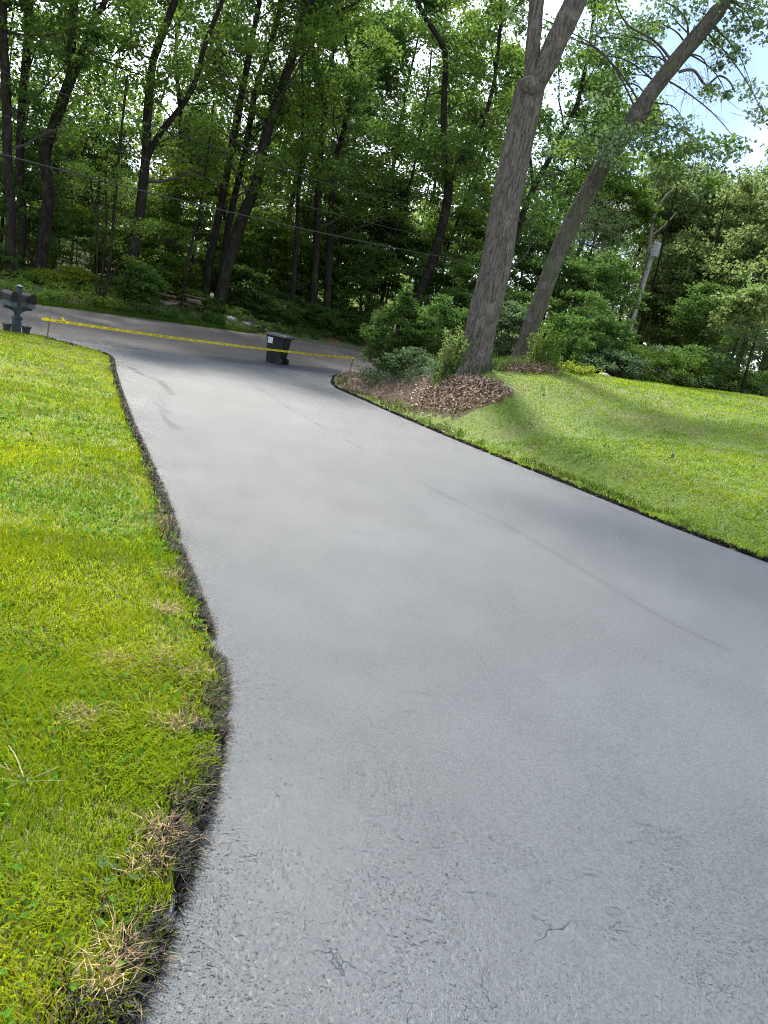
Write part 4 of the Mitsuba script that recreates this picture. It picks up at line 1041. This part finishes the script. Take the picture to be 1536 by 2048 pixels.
for i, (x, y, z, rx, rz, pal) in enumerate(D['under']):
    R = rng()
    what, wh = under_label(x, y, pal)
    same = sorted((o[0] / o[1], o[0], o[1]) for o in D['under'] if under_label(o[0], o[1], o[5]) == (what, wh))
    nth = [q_[1:] for q_ in same].index((x, y))
    lab = f'{what} {wh}' if len(same) == 1 else f'{ORD[nth]} {what} from the left {wh}'
    kind_ = 'conifer' if pal in (3, 5) else 'understory_tree'
    k = thing(kind_, lab, 'tree', f'{what}s {wh}')
    z0 = gz(x, y)
    zc = max(z, z0 + rz * 0.8)
    q = spline([(x + R.normal(0, .3), y, z0 - .2), (x + R.normal(0, .2), y, (z0 + zc) / 2), (x, y, zc + rz * 0.9)], 10)
    put('trunk', MB().add(*tube(q, np.linspace(0.045 + 0.012 * zc, 0.012, 10), 7)), 'woods_bark', k, smooth=True)
    lf, tw = MB(), MB()
    m = int(20 * rx * (1 + 0.25 * rz))
    C = np.c_[nz(R.normal(0, 1, (m, 3))) * R.uniform(0.15, 1, (m, 1)) ** 0.5 * np.array([rx, rx * 0.8, rz])] + [x, y, zc]
    C[:, 2] = np.maximum(C[:, 2], z0 + 0.3)
    for c in C:
        j = q[int(np.clip(np.searchsorted(q[:, 2], c[2] - 0.3), 1, 9))]
        tw.add(*tube(spline([j, (j + c) / 2 + R.normal(0, .08, 3), c], 4), [.016, .011, .007, .004], 3, cap=False))
    size = 0.17 * max(1, y / 42) if pal not in (3, 5) else 0.10
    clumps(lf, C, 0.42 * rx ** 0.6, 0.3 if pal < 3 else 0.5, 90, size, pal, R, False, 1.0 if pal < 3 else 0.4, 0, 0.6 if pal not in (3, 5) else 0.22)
    put('branches', tw, 'twig_bsdf', k, kind='stuff'); put('crown', lf, 'leaf_bsdf', k)

# ------------------------------------------------------------------ shrubs
SLAB = {'viburnum': 'large layered dark green bush at the tip of the mulch bed', 'dogwood': 'dark shrub with pale topped leaves between the layered bush and the thick oak', 'spirea': 'low bluish green bush on the mulch bed below the layered bush',
        'weeds': 'clump of upright yellow green weeds at the foot of the thick oak', 'shrubA': 'grey green shrub filling the space between the two oaks', 'shrubB': 'dark shrub right behind the foot of the leaning oak', 'upright': 'bright green upright plant at the lawn edge right of the oaks',
        'shrubC': 'tall dark shrub right of the leaning oak below the utility pole', 'fernR': 'low bright fern clump at the top of the bank beside the pale stone', 'h1': 'first grey green shrub from the left along the crest of the right lawn', 'h2': 'second shrub from the left along the crest of the right lawn',
        'h3': 'third shrub from the left along the crest of the right lawn', 'h4': 'fourth and darker shrub along the crest of the right lawn', 'h5': 'fifth shrub along the crest of the right lawn', 'h6': 'last dark shrub along the crest at the right edge',
        'h7': 'taller dark shrub just behind the first crest shrubs', 'h8': 'tall dark shrub behind the middle crest shrubs', 'h9': 'grey green shrub right below the utility pole', 'sA': 'leftmost sunlit yellow green shrub across the road above the mailbox', 'sB': 'wide sunlit yellow green shrub across the road left of the saplings',
        'sC': 'small green shrub across the road beside the saplings', 'sD': 'narrow sunlit shrub right of the dark trunk and left of the scrap boards', 'sE': 'dark shrub across the road behind the pale stones', 'sF': 'dark shrub across the road behind the lid of the bin', 'sG': 'dark shrub across the road right of the bin',
        'sH': 'dark shrub across the road just left of the layered bush', 'sI': 'dark small shrub at the foot of the three leaning trunks', 'sJ': 'small shrub right of the scrap boards', 'sK': 'dark shrub across the road at the left edge', 'sL': 'dark shrub partly hidden behind the thick oak', 'sM': 'dark shrub behind the layered bush on its right'}
for name, x, y, rx, h, pal in D['shrubs']:
    R = rng()
    kind_ = {'weeds': 'weed_clump', 'upright': 'leafy_plant', 'fernR': 'fern'}.get(name, 'shrub')
    k = thing(kind_, SLAB[name], 'fern' if kind_ == 'fern' else ('plant' if kind_ != 'shrub' else 'shrub'))
    z0 = gz(x, y)
    st, lf = MB(), MB()
    if kind_ == 'shrub':
        m = int(60 * rx * math.sqrt(h))
        if name in ('viburnum', 'dogwood', 'shrubA', 'shrubC', 'spirea'): m = int(m * 1.5)
        u = nz(R.normal(0, 1, (m, 3)))
        C = u * R.uniform(0.25, 1, (m, 1)) ** 0.4 * np.array([rx, rx, h * 0.5])
        C *= (1 + 0.8 * (meshkit.noise(u * 2.2 + x, 61) - 0.5))[:, None]
        C[:, 2] += h * 0.5
        if name == 'viburnum': C[:, :2] *= (1.3 - 0.95 * np.clip(C[:, 2:] / h, 0, 1))
        C[:, 2] = np.maximum(C[:, 2], 0.12)
        for c in C[::3]:
            b = np.array([x, y, z0]) + np.r_[R.normal(0, 0.12, 2), 0]
            st.add(*tube(spline([b, b * 0.45 + (c + [x, y, z0]) * 0.55 + [0, 0, 0.1], c + [x, y, z0]], 6), np.linspace(0.014, 0.004, 6), 4, cap=False))
        near = y < 31
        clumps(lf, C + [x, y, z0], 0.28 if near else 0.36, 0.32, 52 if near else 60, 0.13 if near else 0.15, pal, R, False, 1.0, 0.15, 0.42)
    elif kind_ == 'fern':
        for i in range(60):
            c = np.array([x, y, z0]) + np.r_[R.normal(0, rx * 0.6, 2), 0]; c[2] = gz(c[0], c[1])
            a = R.uniform(0, 6.28)
            q = limb(c, (math.cos(a), math.sin(a), 1.4), h * R.uniform(0.8, 1.3), R, 8, -1.2, 0.05)
            st.add(*tube(q, np.linspace(.005, .002, 8), 3, cap=False))
            for j in range(1, 8):
                t = nz(q[j] - q[j - 1]); sd = nz(np.cross(t, [0, 0, 1])); L = 0.12 * (1 - j / 9)
                for sg in (-1, 1):
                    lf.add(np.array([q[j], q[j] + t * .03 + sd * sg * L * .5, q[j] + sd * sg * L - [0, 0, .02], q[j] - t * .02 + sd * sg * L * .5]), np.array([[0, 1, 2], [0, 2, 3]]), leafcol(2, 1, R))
    else:
        for i in range(60 if name == 'weeds' else 34):
            c = np.array([x, y, z0]) + np.r_[R.normal(0, rx * 0.55, 2), 0]; c[2] = gz(c[0], c[1])
            q = limb(c, (R.normal(0, .16), R.normal(0, .16), 1), h * R.uniform(0.6, 1.1), R, 9, 0.3, 0.05)
            st.add(*tube(q, np.linspace(.006, .002, 9), 4, cap=False))
            P = np.repeat(q[1:], 7, 0) + R.normal(0, 0.012, (56, 3))
            lf.add(*leaves(P, 0.11, R, leafcol(pal if R.uniform() < 0.6 else 1, 56, R), 0.3, False, 0.25))
    put('stems', st, 'twig_bsdf', k, kind='stuff')
    put('foliage', lf, 'leaf_bsdf', k)

# ------------------------------------------------------------------ ground plants along the road
R = rng(); mb = MB()
far = lambda t, b: np.c_[RFAR[0] + t * EAST[0] - b * NORM[0], RFAR[1] + t * EAST[1] - b * NORM[1]]
t = R.uniform(-26, 2, 16000); b = np.abs(R.normal(0.25, 0.45, 16000)) + 0.02
q = far(t, b)
blades(mb, np.c_[q, ground_z(q[:, 0], q[:, 1])], R.uniform(0.08, 0.24, len(q)), 0.03, R.uniform(0.2, 0.85, len(q)), R.uniform(0, 6.28, len(q)), np.array([0.06, 0.12, 0.016]) * R.uniform(0.6, 1.4, (len(q), 1)), False)
put('verge_grass', mb, 'grass_bsdf'); labels['verge_grass'] = {'label': 'strip of long green grass along the far side of the road', 'category': 'grass', 'kind': 'stuff'}
R = rng(); lf = MB()
t = R.uniform(-28, 45, 2600); b = R.exponential(2.6, 2600) + 0.35
q = far(t, b)
keep = (meshkit.noise(np.c_[q * 0.7, q[:, :1] * 0], 71) > 0.30)
q = q[keep]
C = np.c_[q, ground_z(q[:, 0], q[:, 1]) + R.uniform(0.08, 0.45, len(q))]
sunny = q[:, 0] < -13  # left part takes lighter leaves, sunlight put into the colour
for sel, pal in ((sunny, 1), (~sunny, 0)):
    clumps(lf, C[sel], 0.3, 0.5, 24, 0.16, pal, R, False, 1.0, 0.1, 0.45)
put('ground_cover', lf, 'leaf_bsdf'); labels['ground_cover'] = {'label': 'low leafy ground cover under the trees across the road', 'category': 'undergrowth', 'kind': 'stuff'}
R = rng(); lf = MB()
n = 900
q = np.c_[R.uniform(-1.2, 16, n), R.uniform(22.5, 37, n)]
cr = np.interp(q[:, 0], [-2, 0.5, 1.6, 3.9, 5.5, 7.5, 9.5, 12.4, 18], [27, 24, 22.6, 22.8, 24.2, 25.7, 26.9, 28.3, 30])
q = q[(q[:, 1] > cr) & (q[:, 1] < cr + 6)]
C = np.c_[q, ground_z(q[:, 0], q[:, 1]) + R.uniform(0.08, 0.5, len(q))]
clumps(lf, C, 0.28, 0.5, 26, 0.09, 3, R, False, 1.0, 0.1, 0.4)
put('bank_ground_cover', lf, 'leaf_bsdf'); labels['bank_ground_cover'] = {'label': 'low leafy ground cover behind the crest of the right lawn', 'category': 'undergrowth', 'kind': 'stuff'}

R = rng(); lf = MB()
q = scatter(Polygon([(-2.2, 25.6), (-1.2, 24.2), (-0.2, 22.9), (0.6, 21.6), (1.3, 21.9), (1.5, 23.2), (0.8, 25.5), (-0.6, 28)]), ((0, 60, 26),), R)
C = np.c_[q, ground_z(q[:, 0], q[:, 1]) + R.uniform(0.05, 0.45, len(q))]
clumps(lf, C, 0.2, 0.8, 30, 0.075, 3, R, False, 0.7, 0.1, 0.3)
put('bed_weeds', lf, 'leaf_bsdf'); labels['bed_weeds'] = {'label': 'loose low weeds growing over the mulch bed around the boulder', 'category': 'weeds', 'kind': 'stuff'}

R = rng(); mb = MB()
q = scatter(Polygon([(0.5, 21.4), (1.0, 21.2), (1.25, 21.35), (2.0, 21.4), (2.7, 21.7), (3.4, 22.6), (1.8, 23.2), (0.6, 22.6)]), ((0, 60, 420),), R)
q = q[meshkit.noise(np.c_[q * 3, q[:, :1] * 0], 81) > 0.38]
blades(mb, np.c_[q, ground_z(q[:, 0], q[:, 1])], R.uniform(0.15, 0.5, len(q)), 0.022, R.uniform(0.15, 0.8, len(q)), R.uniform(0, 6.28, len(q)), np.array([0.075, 0.13, 0.03]) * R.uniform(0.6, 1.4, (len(q), 1)))
put('oak_foot_grass', mb, 'grass_bsdf'); labels['oak_foot_grass'] = {'label': 'long strappy leaves and grass around the foot of the thick oak', 'category': 'grass', 'kind': 'stuff'}

# far wood
R = rng(); mb = MB()
n = 1500
a = np.radians(R.uniform(-42, 42, n)); dist = R.uniform(68, 120, n)
zz = np.where(R.uniform(0, 1, n) < 0.62, R.uniform(-1, 5.5, n), R.uniform(5, 15, n))
C = np.c_[np.sin(a) * dist, np.cos(a) * dist, zz]
for sel, pal in ((a < -0.1, 1), (a >= -0.1, 4)):  # paler right part: distance haze and sunlight put into leaf colour
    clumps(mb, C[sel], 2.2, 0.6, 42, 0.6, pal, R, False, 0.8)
for i in range(45):
    a_ = math.radians(R.uniform(-40, 38)); d_ = R.uniform(52, 85)
    x, y = math.sin(a_) * d_, math.cos(a_) * d_; z = gz(x, y)
    mb.add(*tube([(x, y, z - .3), (x + R.normal(0, .3), y, z + 7), (x + R.normal(0, .8), y, z + 16)], [R.uniform(.09, .2), .1, .04], 6), (0.05, 0.042, 0.035))
put('distant_woods', mb, 'leaf_bsdf'); labels['distant_woods'] = {'label': 'far wood of trees and trunks behind the roadside trees', 'category': 'woods', 'kind': 'stuff'}

# ------------------------------------------------------------------ scrap, stones
scene['wood_bsdf'] = prin(proc(lambda p, n, uv: mix((0.07, 0.05, 0.035), (0.17, 0.12, 0.08), fbm(p.x * 8, p.y * 8, p.z * 20))), 0.9)
scene['white_board'] = prin(proc(lambda p, n, uv: mix((0.12, 0.118, 0.112), (0.34, 0.33, 0.32), fbm(p.x * 6, p.y * 6, p.z * 6))), 0.7)
scene['stone_bsdf'] = bump(prin(proc(lambda p, n, uv: mix((0.08, 0.08, 0.078), (0.22, 0.215, 0.21), fbm(p.x * 9, p.y * 9, p.z * 9, 4))), 0.9), lambda p, n, uv: 0.02 * fbm(p.x * 14, p.y * 14, p.z * 14), 1.0, 4e-3)
R = rng()
k = thing('scrap_wood_pile', 'pile of brown scrap boards and logs at the wood edge behind the tape', 'wood pile')
x0, y0 = -12.7, 38.4
for i in range(11):
    x, y = x0 + R.normal(0.5, 0.65), y0 + R.normal(0, 0.35)
    a = R.uniform(-0.5, 0.5); L = R.uniform(0.6, 1.3)
    fr = frame(x, y, gz(x, y) + 0.06 + 0.085 * i * R.uniform(0.5, 1), (math.cos(a), math.sin(a), R.uniform(-0.15, 0.15)))
    if i % 3 == 0: put('log', MB().add(*tube([(-L / 2, 0, 0), (L / 2, 0, 0.02)], R.uniform(0.07, 0.12), 10)), 'wood_bsdf', k, xf=fr, smooth=40)
    else: put('board', box(-L / 2, L / 2, -.09, .09, -.025, .025), 'wood_bsdf', k, xf=fr)
for i in range(4):
    a = 0.35 + R.uniform(-.12, .12)
    x, y = x0 - 0.35 + 0.14 * i, y0 - 0.75 + 0.05 * i
    fr = frame(x, y, gz(x, y) + 0.1 + .05 * i, (math.cos(a), math.sin(a), 0.12))
    put('white_board', box(-.42, .42, -.045, .045, -.012, .012), 'white_board', k, xf=fr, label='white painted board')


def stone(x, y, sx, sy, sz, label, mat='stone_bsdf'):
    R = rng()
    ico = trimesh.creation.icosphere(3, 1.0); v = ico.vertices
    v = v * (1 + 0.5 * (meshkit.fbm(v * 1.6 + R.uniform(0, 9, 3), 3, 7) - 0.5))[:, None] * (sx, sy, sz)
    key = thing('stone', label, 'stone')
    scene[key] = mikit.ply((v + [x, y, gz(x, y) + sz * 0.35], ico.faces), mat, smooth=True)


stone(-10.1, 40.2, .35, .2, .14, 'left pale stone at the wood edge left of the bin', 'white_board')
stone(-9.35, 40.6, .28, .2, .12, 'middle pale stone at the wood edge left of the bin', 'white_board')
stone(-8.6, 40.9, .42, .2, .15, 'right pale stone at the wood edge left of the bin', 'white_board')
stone(0.45, 23.6, .26, .2, .14, 'grey boulder among the plants on the mulch bed')
stone(0.0, 24.0, .2, .16, .12, 'smaller grey stone left of the boulder on the mulch bed')
stone(5.75, 23.9, .17, .12, .07, 'pale stone at the top of the bank right of the bright fern', 'white_board')
# torn out plant on the lawn
R = rng(); mb = MB()
for i in range(420):
    x, y = 3.15 + R.normal(0, 0.42), 21.75 + R.normal(0, 0.2)
    w = limb((x, y, gz(x, y) + R.uniform(0, 0.16)), (R.normal(0, 1), R.normal(0, 1), R.uniform(-0.1, 0.6)), R.uniform(0.15, 0.4), R, 5, -0.1, 0.3)
    mb.add(*tube(w, np.linspace(0.008, 0.003, 5), 3, cap=False), np.array([0.13, 0.085, 0.055]) * R.uniform(0.4, 1.5))
put('brush_heap', mb, 'litter_bsdf')
labels['brush_heap'] = {'label': 'small heap of brown pulled weeds on the lawn right of the thick oak', 'category': 'brush heap', 'kind': 'stuff'}
